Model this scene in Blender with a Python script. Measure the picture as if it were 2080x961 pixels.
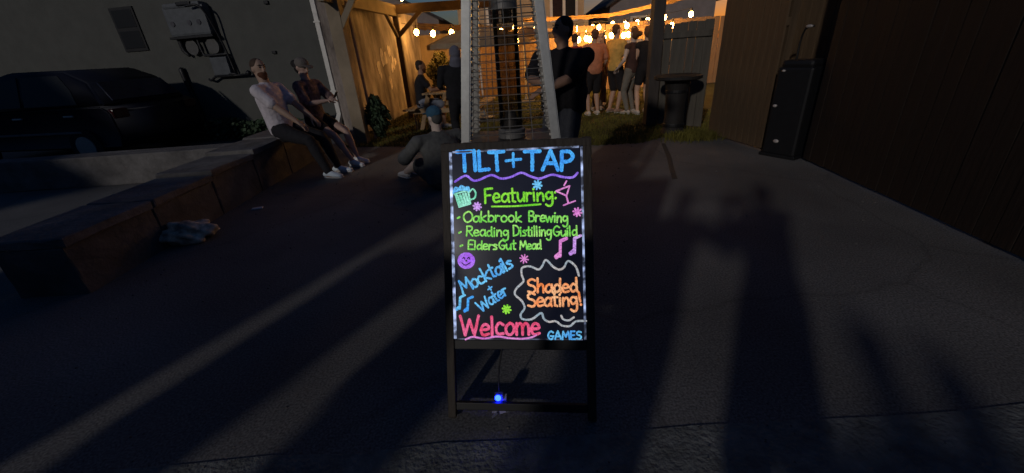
import bpy, bmesh, math, random
import numpy as np
from mathutils import Vector, Matrix, Quaternion

random.seed(7); np.random.seed(7)
R = math.radians
for o in list(bpy.data.objects): bpy.data.objects.remove(o)
S = bpy.context.scene
COL = S.collection

# ------------------------------------------------------------------ camera, sky, light, exposure
PITCH, ROLL, EYE = R(25), R(4.0), 1.45
cam = bpy.data.cameras.new('camera'); cam_o = bpy.data.objects.new('camera', cam); COL.objects.link(cam_o)
cf = Vector((0, math.cos(PITCH), -math.sin(PITCH))); cr0 = Vector((1, 0, 0)); cu0 = Vector((0, math.sin(PITCH), math.cos(PITCH)))
cr = cr0*math.cos(ROLL) - cu0*math.sin(ROLL); cu = cu0*math.cos(ROLL) + cr0*math.sin(ROLL)
cm = Matrix((cr, cu, -cf)).transposed().to_4x4(); cm.translation = (0, 0, EYE)
cam_o.matrix_world = cm
cam.sensor_width = 36; cam.lens = 811/2080*36; cam.clip_start = 0.02; cam.clip_end = 2000
S.camera = cam_o

SUN_AZ, SUN_EL = R(29), R(19.3)
w = bpy.data.worlds.new('World'); S.world = w; w.use_nodes = True
nt = w.node_tree; bg = nt.nodes['Background']
sky = nt.nodes.new('ShaderNodeTexSky'); sky.sky_type = 'NISHITA'; sky.sun_disc = False
sky.sun_elevation = R(.5); sky.sun_rotation = SUN_AZ      # dusk: the sun has just set ahead; the low lamp is behind the camera
sky.air_density = 1.0; sky.dust_density = 1.0; sky.ozone_density = 4.0
nt.links.new(sky.outputs[0], bg.inputs[0]); bg.inputs[1].default_value = 0.15
sl = bpy.data.lights.new('low_lamp', 'SUN'); sl.energy = .78; sl.angle = R(2.0); sl.color = (1.0, .93, .86)
slo = bpy.data.objects.new('low_lamp', sl); COL.objects.link(slo)
slo.rotation_euler = Vector((math.sin(SUN_AZ)*math.cos(SUN_EL), math.cos(SUN_AZ)*math.cos(SUN_EL), -math.sin(SUN_EL))).to_track_quat('-Z', 'Y').to_euler()
slo.location = (-6, -12, 6)
S.view_settings.view_transform = 'Standard'; S.view_settings.look = 'None'
S.view_settings.exposure = 0.0; S.view_settings.gamma = 1.0; S.view_settings.use_curve_mapping = False

# ------------------------------------------------------------------ helpers
MATS = {}
def M(name, col, rough=.75, var=.25, scale=9, bump=0, bscale=None, metal=0, emit=None, es=0, spec=.3, stretch=None, alpha=1, trans=0, col2=None):
    if name in MATS: return MATS[name]
    m = bpy.data.materials.new(name); m.use_nodes = True; n = m.node_tree.nodes; l = m.node_tree.links
    b = n['Principled BSDF']; b.inputs['Roughness'].default_value = rough; b.inputs['Metallic'].default_value = metal
    b.inputs['Specular IOR Level'].default_value = spec
    tc = n.new('ShaderNodeTexCoord'); mp = n.new('ShaderNodeMapping'); l.new(tc.outputs['Object'], mp.inputs[0])
    if stretch: mp.inputs['Scale'].default_value = stretch
    nz = n.new('ShaderNodeTexNoise'); nz.inputs['Scale'].default_value = scale; nz.inputs['Detail'].default_value = 6
    nz.inputs['Roughness'].default_value = .65
    l.new(mp.outputs[0], nz.inputs[0])
    rp = n.new('ShaderNodeValToRGB'); rp.color_ramp.elements[0].position = .3; rp.color_ramp.elements[1].position = .7
    a = [max(0, c*(1-var)) for c in col]; z = [min(1, c*(1+var)) for c in (col2 or col)]
    rp.color_ramp.elements[0].color = (*a, 1); rp.color_ramp.elements[1].color = (*z, 1)
    l.new(nz.outputs[0], rp.inputs[0]); l.new(rp.outputs[0], b.inputs['Base Color'])
    if bump:
        n2 = n.new('ShaderNodeTexNoise'); n2.inputs['Scale'].default_value = bscale or scale*5; n2.inputs['Detail'].default_value = 4
        l.new(mp.outputs[0], n2.inputs[0])
        bp = n.new('ShaderNodeBump'); bp.inputs['Strength'].default_value = bump; bp.inputs['Distance'].default_value = .02
        l.new(n2.outputs[0], bp.inputs['Height']); l.new(bp.outputs[0], b.inputs['Normal'])
    if emit:
        b.inputs['Emission Color'].default_value = (*emit, 1); b.inputs['Emission Strength'].default_value = es
    if alpha < 1: b.inputs['Alpha'].default_value = alpha
    if trans: b.inputs['Transmission Weight'].default_value = trans; b.inputs['IOR'].default_value = 1.45
    MATS[name] = m; return m

def mesh_obj(name, me, m, parent=None, smooth=False):
    o = bpy.data.objects.new(name, me); COL.objects.link(o)
    if m is not None: me.materials.clear(); me.materials.append(m)
    if parent is not None: o.parent = parent
    if smooth: me.polygons.foreach_set('use_smooth', [True]*len(me.polygons))
    return o
def obj(name, bm, m, parent=None, smooth=False):
    bmesh.ops.recalc_face_normals(bm, faces=bm.faces[:])
    me = bpy.data.meshes.new(name); bm.to_mesh(me); bm.free()
    return mesh_obj(name, me, m, parent, smooth)
def tag(o, label=None, cat=None, group=None, kind=None):
    if label: o['label'] = label
    if cat: o['category'] = cat
    if group: o['group'] = group
    if kind: o['kind'] = kind
    return o
def thing(name, label, cat, loc=(0, 0, 0), rz=0, group=None):
    o = bpy.data.objects.new(name, None); COL.objects.link(o); o.location = loc; o.rotation_euler = (0, 0, rz)
    o.empty_display_size = .1
    return tag(o, label, cat, group)
def NB(): return bmesh.new()
def box(bm, c, s, rot=None, bev=0):
    b2 = bmesh.new(); bmesh.ops.create_cube(b2, size=1)
    bmesh.ops.scale(b2, vec=s, verts=b2.verts)
    if bev: bmesh.ops.bevel(b2, geom=b2.edges[:], offset=bev, segments=2, profile=.6, affect='EDGES')
    if rot is not None: bmesh.ops.transform(b2, matrix=rot.to_4x4() if not isinstance(rot, Matrix) or len(rot) < 4 else rot, verts=b2.verts)
    bmesh.ops.translate(b2, vec=c, verts=b2.verts)
    merge(bm, b2); return bm
def merge(bm, b2):
    me = bpy.data.meshes.new('t'); b2.to_mesh(me); b2.free(); bm.from_mesh(me); bpy.data.meshes.remove(me)
def sbox(c, s, rot=None, bev=.004): return box(NB(), c, s, rot, bev)
def bar(bm, p, q, w, h, bev=0):
    p, q = Vector(p), Vector(q); d = q-p; rot = d.to_track_quat('X', 'Z').to_matrix()
    return box(bm, (p+q)/2, (d.length, w, h), rot, bev)
def tube(bm, pts, radii, seg=12, side=None, cap=True, sub=1):
    pts = [Vector(p) for p in pts]; rr = [(r, r) if not isinstance(r, (tuple, list)) else r for r in radii]
    n = len(pts)
    if sub > 1:
        P2, R2 = [], []
        for i in range(n-1):
            p0, p1, p2, p3 = pts[max(0, i-1)], pts[i], pts[i+1], pts[min(n-1, i+2)]
            for k in range(sub):
                t = k/sub
                P2.append(.5*((2*p1)+(p2-p0)*t+(2*p0-5*p1+4*p2-p3)*t*t+(3*p1-p0-3*p2+p3)*t**3))
                e = t*t*(3-2*t); R2.append((rr[i][0]*(1-e)+rr[i+1][0]*e, rr[i][1]*(1-e)+rr[i+1][1]*e))
        P2.append(pts[-1]); R2.append(rr[-1]); pts, rr, n = P2, R2, len(P2)
    tang = [((pts[min(n-1, i+1)]-pts[max(0, i-1)]).normalized() if (pts[min(n-1, i+1)]-pts[max(0, i-1)]).length > 1e-6 else Vector((0, 0, 1))) for i in range(n)]
    s0 = Vector(side) if side else (Vector((1, 0, 0)) if abs(tang[0].x) < .9 else Vector((0, 1, 0)))
    rings = []
    for i in range(n):
        t = tang[i]; sx = (s0 - t*s0.dot(t))
        if sx.length < 1e-4: sx = t.orthogonal()
        sx.normalize(); s0 = sx if not side else s0
        sy = t.cross(sx)
        rings.append([bm.verts.new(pts[i]+sx*math.cos(a)*rr[i][0]+sy*math.sin(a)*rr[i][1]) for a in [2*math.pi*k/seg for k in range(seg)]])
    for i in range(n-1):
        for k in range(seg):
            bm.faces.new((rings[i][k], rings[i][(k+1) % seg], rings[i+1][(k+1) % seg], rings[i+1][k]))
    if cap:
        for ring, t, r, sg in ((rings[0], tang[0], rr[0], -1), (rings[-1], tang[-1], rr[-1], 1)):
            c = sum((v.co for v in ring), Vector())/seg
            mid = [bm.verts.new(c+(v.co-c)*.65+t*sg*min(r)*.6) for v in ring]
            tip = bm.verts.new(c+t*sg*min(r)*.85)
            for k in range(seg):
                bm.faces.new((ring[k], ring[(k+1) % seg], mid[(k+1) % seg], mid[k])); bm.faces.new((mid[k], mid[(k+1) % seg], tip))
    return bm
def ctube(bm, p, q, r, seg=10):                     # straight cylinder with flat ends
    p, q = Vector(p), Vector(q); d = q-p
    b2 = bmesh.new(); bmesh.ops.create_cone(b2, cap_ends=True, segments=seg, radius1=r, radius2=r, depth=d.length)
    bmesh.ops.transform(b2, matrix=Matrix.Translation((p+q)/2) @ d.to_track_quat('Z', 'Y').to_matrix().to_4x4(), verts=b2.verts)
    merge(bm, b2); return bm
def ball(bm, c, s, rot=None, seg=14, ring=10):
    b2 = bmesh.new(); bmesh.ops.create_uvsphere(b2, u_segments=seg, v_segments=ring, radius=1)
    mt = Matrix.Translation(c) @ (rot.to_4x4() if rot is not None else Matrix()) @ Matrix.Diagonal((*((s, s, s) if not isinstance(s, (tuple, list)) else s), 1))
    bmesh.ops.transform(b2, matrix=mt, verts=b2.verts); merge(bm, b2); return bm
def lathe(bm, prof, c=(0, 0, 0), seg=28):
    rings = []
    for r, z in prof: rings.append([bm.verts.new((c[0]+r*math.cos(2*math.pi*k/seg), c[1]+r*math.sin(2*math.pi*k/seg), c[2]+z)) for k in range(seg)])
    for i in range(len(rings)-1):
        for k in range(seg): bm.faces.new((rings[i][k], rings[i][(k+1) % seg], rings[i+1][(k+1) % seg], rings[i+1][k]))
    bm.faces.new(rings[0][::-1]); bm.faces.new(rings[-1]); return bm
def prism(bm, poly, d0, d1, axis='y'):              # poly (a,b) extruded along axis
    def P(a, b, d): return {'y': (a, d, b), 'x': (d, a, b), 'z': (a, b, d)}[axis]
    A = [bm.verts.new(P(a, b, d0)) for a, b in poly]; B = [bm.verts.new(P(a, b, d1)) for a, b in poly]
    bm.faces.new(A); bm.faces.new(B[::-1]); n = len(poly)
    for i in range(n): bm.faces.new((A[i], B[i], B[(i+1) % n], A[(i+1) % n]))
    return bm
def copy_tree(o, parent=None):
    c = o.copy(); COL.objects.link(c)
    if parent is not None: c.parent = parent
    for ch in list(o.children): copy_tree(ch, c)
    return c
def sheet(name, poly, z, m, kind='structure', label=None):
    bm = NB(); bm.faces.new([bm.verts.new((x, y, z)) for x, y in poly]); o = obj(name, bm, m)
    if o.data.polygons[0].normal.z < 0: o.data.flip_normals()
    return tag(o, label, None, None, kind)

# ------------------------------------------------------------------ materials
def asphalt():
    m = bpy.data.materials.new('asphalt'); m.use_nodes = True; n = m.node_tree.nodes; l = m.node_tree.links; b = n['Principled BSDF']
    tc = n.new('ShaderNodeTexCoord')
    def noise(sc, det=5): q = n.new('ShaderNodeTexNoise'); q.inputs['Scale'].default_value = sc; q.inputs['Detail'].default_value = det; l.new(tc.outputs['Object'], q.inputs[0]); return q
    big, fine = noise(.9), noise(95, 3)
    r1 = n.new('ShaderNodeValToRGB'); r1.color_ramp.elements[0].color = (.095, .091, .088, 1); r1.color_ramp.elements[1].color = (.15, .145, .14, 1)
    r1.color_ramp.elements[0].position = .35; r1.color_ramp.elements[1].position = .68; l.new(big.outputs[0], r1.inputs[0])
    r2 = n.new('ShaderNodeValToRGB'); r2.color_ramp.elements[0].color = (.55, .55, .55, 1); r2.color_ramp.elements[1].color = (1.5, 1.5, 1.5, 1)
    r2.color_ramp.elements[0].position = .33; r2.color_ramp.elements[1].position = .7; l.new(fine.outputs[0], r2.inputs[0])
    mx = n.new('ShaderNodeMix'); mx.data_type = 'RGBA'; mx.blend_type = 'MULTIPLY'; mx.inputs[0].default_value = 1
    l.new(r1.outputs[0], mx.inputs[6]); l.new(r2.outputs[0], mx.inputs[7])
    vo = n.new('ShaderNodeTexVoronoi'); vo.feature = 'DISTANCE_TO_EDGE'; vo.inputs['Scale'].default_value = .42
    wn = noise(2.2); mxv = n.new('ShaderNodeMix'); mxv.data_type = 'VECTOR'; mxv.inputs[0].default_value = .22
    l.new(tc.outputs['Object'], mxv.inputs[4]); l.new(wn.outputs[1], mxv.inputs[5]); l.new(mxv.outputs[1], vo.inputs[0])
    r3 = n.new('ShaderNodeValToRGB'); r3.color_ramp.elements[0].color = (.35, .35, .35, 1); r3.color_ramp.elements[1].color = (1, 1, 1, 1); r3.color_ramp.elements[1].position = .008
    l.new(vo.outputs[0], r3.inputs[0])
    mx2 = n.new('ShaderNodeMix'); mx2.data_type = 'RGBA'; mx2.blend_type = 'MULTIPLY'; mx2.inputs[0].default_value = .3
    l.new(mx.outputs[2], mx2.inputs[6]); l.new(r3.outputs[0], mx2.inputs[7])
    l.new(mx2.outputs[2], b.inputs['Base Color'])
    b.inputs['Roughness'].default_value = .85; b.inputs['Specular IOR Level'].default_value = .25
    mid = noise(30, 6); bp = n.new('ShaderNodeBump'); bp.inputs['Strength'].default_value = .22; bp.inputs['Distance'].default_value = .012
    l.new(mid.outputs[0], bp.inputs['Height']); l.new(bp.outputs[0], b.inputs['Normal'])
    return m
ASPH = asphalt()
CONC = M('worn_concrete', (.16, .155, .15), .9, .3, 6, .4, 60)
CONCWALL = M('retaining_concrete', (.085, .082, .082), .9, .4, 3, .5, 25)
CONCTOP = M('coping_concrete', (.115, .109, .107), .9, .4, 4, .5, 30)
STUCCO = M('grey_stucco', (.078, .079, .072), .9, .12, 2.5, .25, 40)
GRUNGE = M('stained_plaster', (.15, .115, .10), .9, .6, 2.2, .4, 30, stretch=(1, 1, .35), col2=(.30, .26, .23))
PLASTER = M('yellowish_plaster', (.30, .23, .16), .9, .4, 1.6, .3, 30, stretch=(1, 1, .5))
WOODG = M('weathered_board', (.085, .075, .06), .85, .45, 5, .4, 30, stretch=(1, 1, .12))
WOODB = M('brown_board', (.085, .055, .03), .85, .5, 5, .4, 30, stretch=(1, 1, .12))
WOODD = M('dark_brown_board', (.015, .009, .006), .85, .5, 5, .4, 30, stretch=(1, 1, .12))  # very dark brown base, used on the near right fence
WOODF = M('cedar_board', (.24, .15, .08), .8, .4, 5, .3, 30, stretch=(1, 1, .12))
TIMBER = M('pergola_timber', (.24, .19, .13), .8, .35, 4, .3, 30, stretch=(.3, .3, .3))
BLACKP = M('black_paint', (.008, .008, .009), .5, .2, 20)
BLACKW = M('black_wood_frame', (.026, .019, .014), .6, .35, 12, .2, stretch=(1, 1, .2))
STEEL = M('brushed_steel', (.42, .42, .40), .42, .12, 30, metal=.55)
DKSTEEL = M('grey_steel', (.16, .155, .15), .45, .15, 20, metal=.4)
WHITEP = M('white_paint', (.62, .6, .56), .6, .12, 8)
GREYP = M('utility_grey', (.085, .092, .10), .6, .18, 10)
PIPEB = M('black_pipe', (.012, .012, .014), .5, .2, 10)
GLASSD = M('dark_glass', (.009, .010, .012), .45, .1, 4, spec=.2)
RUBBER = M('rubber', (.015, .015, .016), .8, .2, 20)
GRASSM = M('grass_blade', (.085, .068, .010), .8, .5, 1.5, col2=(.11, .10, .016))
LAWNM = M('lawn_soil', (.045, .045, .015), .95, .5, 3, .5)
LEAFM = M('leaf_green', (.035, .06, .03), .7, .5, 6)

# ------------------------------------------------------------------ the ground
sheet('ground', [(-300, -300), (300, -300), (300, 300), (-300, 300)], 0, ASPH)
lawn_edge = [(-3.0, 7.55), (-2.1, 7.35), (-1.2, 7.0), (-.2, 6.7), (.7, 6.55), (1.4, 6.3), (2.1, 6.25), (2.6, 6.55), (3.1, 6.3), (3.35, 6.45)]
sheet('lawn', lawn_edge + [(12, 6.5), (12, 23.5), (-3.0, 23.5)], .004, LAWNM)
ap = [(-7, -4)] + [(7, -4), (7, 1.13)] + [(7-.35*i, 1.13+random.uniform(-.012, .012)) for i in range(1, 40)] + [(-7, 1.15)]
bm = NB(); prism(bm, ap, -.02, .005, 'z'); tag(obj('sidewalk', bm, M('apron_concrete', (.125, .13, .125), .85, .45, 9, .6, 55)), kind='structure')
bm = NB(); q = [(2.42, 6.1), (2.2, 5.3), (2.02, 4.75), (1.9, 4.35)]
prism(bm, [(x-.03, y) for x, y in q] + [(x+.03, y) for x, y in q[::-1]], -.01, .004, 'z')
tag(obj('tar_seam', bm, M('tar', (.035, .034, .034), .7, .2, 20)), kind='structure')
def blades(name, n, area, h, label, m=GRASSM):
    V, Fc = [], []
    for i in range(n):
        x, y = area(); a = random.uniform(0, 6.28); hh = h*random.uniform(.5, 1.3); wd = .007
        dx, dy = math.cos(a)*wd, math.sin(a)*wd; lx, ly = random.gauss(0, .35)*hh, random.gauss(0, .35)*hh
        k = len(V); V += [(x-dx, y-dy, 0), (x+dx, y+dy, 0), (x+dx*.6+lx*.5, y+dy*.6+ly*.5, hh*.6), (x+lx, y+ly, hh)]
        Fc += [(k, k+1, k+2), (k, k+2, k+3)]
    me = bpy.data.meshes.new(name); me.from_pydata(V, [], Fc)
    return tag(mesh_obj(name, me, m), label, None, None, 'stuff')
def lawn_pt():
    while True:
        y = 6.1 + 9*random.random()**1.7; x = random.uniform(-3.0, 4.4)
        e = np.interp(x, [p[0] for p in lawn_edge], [p[1] for p in lawn_edge])
        if y > e - .05*random.random(): return x, y
blades('grass', 42000, lawn_pt, .055, 'short trodden grass of the beer garden lawn')
blades('weeds', 1500, lambda: (random.gauss(3.02, .2), random.gauss(6.32, .12)), .11, 'rank weeds at the foot of the grey gate')

V, Fc = [], []
for i in range(800):
    y = .5+6*random.random()**1.6; x = random.uniform(-.9*y-1, .9*y+1); r = random.uniform(.003, .009)*(.6+.25*y); k = len(V); a = random.uniform(0, 6.28)
    V += [(x+r*math.cos(a+q), y+r*math.sin(a+q), .001 if y > 1.15 else .006) for q in (0, 2.1, 4.2)] + [(x, y, (.001 if y > 1.15 else .006)+r*.7)]
    Fc += [(k, k+1, k+3), (k+1, k+2, k+3), (k+2, k, k+3)]
me = bpy.data.meshes.new('grit'); me.from_pydata(V, [], Fc); tag(mesh_obj('grit', me, M('grit_stone', (.10, .095, .09), .95, .4, 3, spec=.05)), 'loose grit scattered over the asphalt', None, None, 'stuff')

# ------------------------------------------------------------------ fences
def fence(name, p, q, h, m, label, bw=.14, t=.022, rails=(.35, 1.55), side=1, ragged=.02, posts=True, z0=.03, post_h=0, gap=.006):
    p, q = Vector((*p, 0)), Vector((*q, 0)); d = q-p; L = d.length; a = math.atan2(d.y, d.x)
    f = thing(name, label, 'fence', p, a)
    n = max(1, round(L/bw)); bw = L/n
    for i in range(n):
        hh = h + random.uniform(-ragged, ragged)
        b = sbox((0, 0, hh/2), (bw-gap, t, hh), None, .003)
        o = obj('board', b, m, f); o.location = ((i+.5)*bw, random.uniform(-.004, .004), z0); o.rotation_euler = (0, random.uniform(-.006, .006), 0)
    for z in rails:
        obj('rail', sbox((L/2, side*(t/2+.024), z), (L, .036, .09)), m, f)
    if posts:
        for x in np.linspace(.05, L-.05, max(2, int(L/2.2)+1)):
            obj('post', sbox((x, side*(t/2+.09), (h+post_h)/2), (.09, .09, h+post_h)), m, f)
    return f
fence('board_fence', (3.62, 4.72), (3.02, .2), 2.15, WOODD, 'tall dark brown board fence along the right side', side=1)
fence('board_fence', (3.30, 6.50), (3.46, 5.32), 1.96, WOODB, 'brown board fence panel between the round bar table and the black cabinet', side=1, post_h=.04)
fence('board_gate', (2.66, 7.78), (3.42, 7.02), 1.66, WOODG, 'low grey weathered board gate behind the round bar table', side=-1, rails=(1.5,), posts=False)
g = thing('timber_post', 'thick dark timber post beside the grey gate where a light string ends', 'post', (2.72, 7.62, 0))
obj('shaft', sbox((0, 0, 1.6), (.19, .19, 3.2), None, .01), M('dark_timber', (.055, .045, .04), .8, .3, 6, .3, stretch=(1, 1, .2)), g)
obj('cap', sbox((0, 0, 3.22), (.24, .24, .04)), M('dark_timber', (.05, .04, .035)), g)
g = thing('timber_post', 'dark square post rising behind the brown fence panel', 'post', (3.62, 6.55, 0))
obj('shaft', sbox((0, 0, 1.5), (.16, .16, 3.0), None, .008), M('dark_timber', (.05, .04, .035)), g)
# back of the recess: shed wall behind the gap
g = thing('shed', 'low brown shed behind the gap in the board fence', 'shed', (4.15, 5.3, 0), R(-78))
for i in range(9): o = obj('board', sbox((0, 0, .95), (.16, .025, 1.9)), WOODB, g); o.location = (-.72+i*.165, 0, 0)
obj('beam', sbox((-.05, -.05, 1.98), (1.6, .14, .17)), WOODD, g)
obj('roof', sbox((-.05, .3, 2.12), (1.75, .9, .05), Matrix.Rotation(R(-9), 3, 'X')), M('tan_roof', (.3, .2, .1), .8, .3), g)
# back fence lit by the bulbs
fence('board_fence', (-.9, 14.6), (9.6, 14.0), 1.98, WOODF, 'cedar board fence closing the garden behind the crowd', bw=.15, side=1)
# unseen panel added behind the photographer's left to shade the ground there
fence('shade_panel', (-6.65, -1.05), (-3.43, -1.0), 2.55, WOODG, 'unseen tall board panel added at the street side to shade the left ground', bw=.15)

# ------------------------------------------------------------------ low concrete wall
wl = thing('low_wall', 'low worn concrete wall the couple sits on', 'wall', (0, 0, 0))
def rough_block(c, sz, jit, bev):
    bm = sbox(c, sz, None, bev)
    bmesh.ops.subdivide_edges(bm, edges=[e for e in bm.edges if e.calc_length() > .12], cuts=3, use_grid_fill=True)
    for v in bm.verts: v.co += Vector((random.uniform(-jit, jit), random.uniform(-jit, jit), random.uniform(-jit, jit)))
    return bm
for k in range(6):                                  # courses of cast blocks, each with its coping slab
    y0_ = 2.62+k*.81; zt = .40+.10*min(1, max(0, (y0_-3.4)/2.0))
    obj('wall_block', rough_block((-3.44, y0_+.4, zt/2-.02), (.52, .797, zt), .005, .012), CONCWALL, wl)
    obj('coping_slab', rough_block((-3.45, y0_+.4+random.uniform(-.008, .008), zt+.015), (.60, .79, .07), .005, .014), CONCTOP, wl)
bm = rough_block((-5.95, 6.05, .22), (4.4, .34, .44), .006, .02); obj('wall_return', bm, CONCTOP, wl)

# ------------------------------------------------------------------ left house
LW = thing('house', 'dim grey stucco house wall at left behind the couple', 'house', (-3.42, 9.15, 0), R(180-11.5))
# local x runs left along the wall, local -y... front face looks to the camera (local +y)
obj('wall', sbox((6, -.15, 2.6), (12, .3, 5.2), None, .01), STUCCO, LW)
obj('skirting', sbox((6, .012, .16), (12, .02, .32)), M('skirting', (.05, .055, .05), .9, .3), LW)
win = obj('window', sbox((4.72, .014, 2.38), (.62, .03, .86), None, .004), M('window_frame_dark', (.012, .012, .013), .6, .2), LW)
obj('pane', sbox((4.72, .034, 2.59), (.52, .008, .34)), GLASSD, win); obj('pane', sbox((4.72, .034, 2.18), (.52, .008, .34)), GLASSD, win)
ds = obj('downspout', sbox((.12, .07, 2.75), (.1, .08, 4.7), None, .01), WHITEP, LW)
for z in (.9, 2.2, 3.6): obj('strap', sbox((.12, .075, z), (.14, .085, .03)), WHITEP, ds)
bm = NB(); bar(bm, (.12, .07, .42), (.12, .22, .24), .1, .08); obj('downspout_elbow', bm, WHITEP, ds)
for x, z in ((1.18, 2.62), (1.32, 1.72)): obj('wall_vent', box(NB(), (x, .02, z), (.09, .05, .06), None, .01), PIPEB, LW)
# pixel-measured positions on that wall are in local (x along, z up)
UC = thing('utility_cabinet', 'pale utility cabinet with black conduit and meters on the stucco wall', 'utility cabinet', LW.matrix_basis @ Vector((0, 0, 0)), R(180-11.5))
UC.location = (-3.42, 9.15, 0)
obj('cabinet', sbox((3.02, .10, 2.42), (1.0, .18, .56), None, .05), GREYP, UC)
obj('cabinet_hood', sbox((3.02, .11, 2.70), (.9, .20, .10), None, .04), GREYP, UC)
obj('hood_vent', sbox((2.92, .21, 2.72), (.34, .06, .07), None, .02), PIPEB, UC)
for x in (2.72, 2.95, 3.36): obj('dial', ctube(NB(), (x, .18, 2.38), (x, .205, 2.38), .05, 16), M('dial', (.06, .06, .07)), UC)
obj('lower_edge_shade', sbox((3.02, .11, 2.12), (1.06, .21, .045)), PIPEB, UC)  # black bar standing in for shade along the cabinet's lower edge
bm = NB(); tube(bm, [(2.80, .3, 2.66), (2.56, .28, 2.66), (2.46, .22, 2.5), (2.43, .12, 2.1), (2.40, .08, 1.75), (2.36, .08, 1.4)], [.022]*6, 8, sub=4); obj('conduit', bm, PIPEB, UC, True)
bm = NB(); tube(bm, [(3.0, .1, 2.6), (2.98, .1, 1.85), (2.85, .1, 1.76), (2.4, .08, 1.76)], [.028]*4, 8, sub=4); obj('conduit', bm, PIPEB, UC, True)
bm = NB(); tube(bm, [(3.46, .08, 2.1), (3.45, .08, 1.9), (3.36, .08, 1.78)], [.05, .045, .03], 8, sub=3); obj('conduit', bm, PIPEB, UC, True)
obj('meter_glass', ctube(NB(), (3.2, .02, 1.93), (3.2, .1, 1.93), .15, 20), M('meter_shell', (.08, .078, .076), .5), UC)
obj('meter_glass', ctube(NB(), (2.68, .02, 1.93), (2.68, .1, 1.93), .15, 20), M('meter_shell', (.08, .078, .076)), UC)
obj('junction_box', sbox((2.62, .08, 1.53), (.42, .14, .36), None, .02), M('junction_grey', (.075, .082, .09), .6), UC)
bm = NB(); ctube(bm, (2.86, .12, 1.33), (2.02, .12, 1.33), .024); ball(bm, (2.0, .12, 1.36), .055); ball(bm, (2.4, .12, 1.36), (.12, .04, .035)); obj('gas_pipe', bm, PIPEB, UC, True)
bm = NB(); tube(bm, [(2.85, .12, 1.33), (3.0, .1, 1.26), (3.1, .05, 1.28)], [.024]*3, 8, sub=3); obj('gas_pipe', bm, PIPEB, UC, True)
bm = NB(); tube(bm, [(3.72, .06, 1.52), (3.70, .06, 1.1), (3.64, .06, .8), (3.62, .06, .35)], [.055, .05, .045, .045], 8, sub=3)
o = tag(obj('standpipe', bm, PIPEB, None, True), 'black standpipe rising against the stucco wall beside the dark car', 'pipe'); o.location = UC.location; o.rotation_euler = UC.rotation_euler
# leafy strip at the wall foot
V, Fc = [], []
for i in range(5200):
    t = random.uniform(.3, 5.5); x, y, z = t, .15+abs(random.gauss(0, .17)), random.random()**.7*(.42+.06*math.sin(t*5))
    nrm = Vector((random.gauss(0, 1), random.gauss(0, 1), random.gauss(.6, .8))).normalized(); u = nrm.orthogonal().normalized()*.035; v = nrm.cross(u.normalized())*.05; c = Vector((x, y, z)); k = len(V)
    V += [c-u, c-v, c+u, c+v]; Fc.append((k, k+1, k+2, k+3))
me = bpy.data.meshes.new('ground_cover'); me.from_pydata(V, [], Fc)
o = tag(mesh_obj('ground_cover', me, LEAFM), 'dark low ground cover along the foot of the stucco wall', None, None, 'stuff'); o.location = LW.location; o.rotation_euler = LW.rotation_euler

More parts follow.
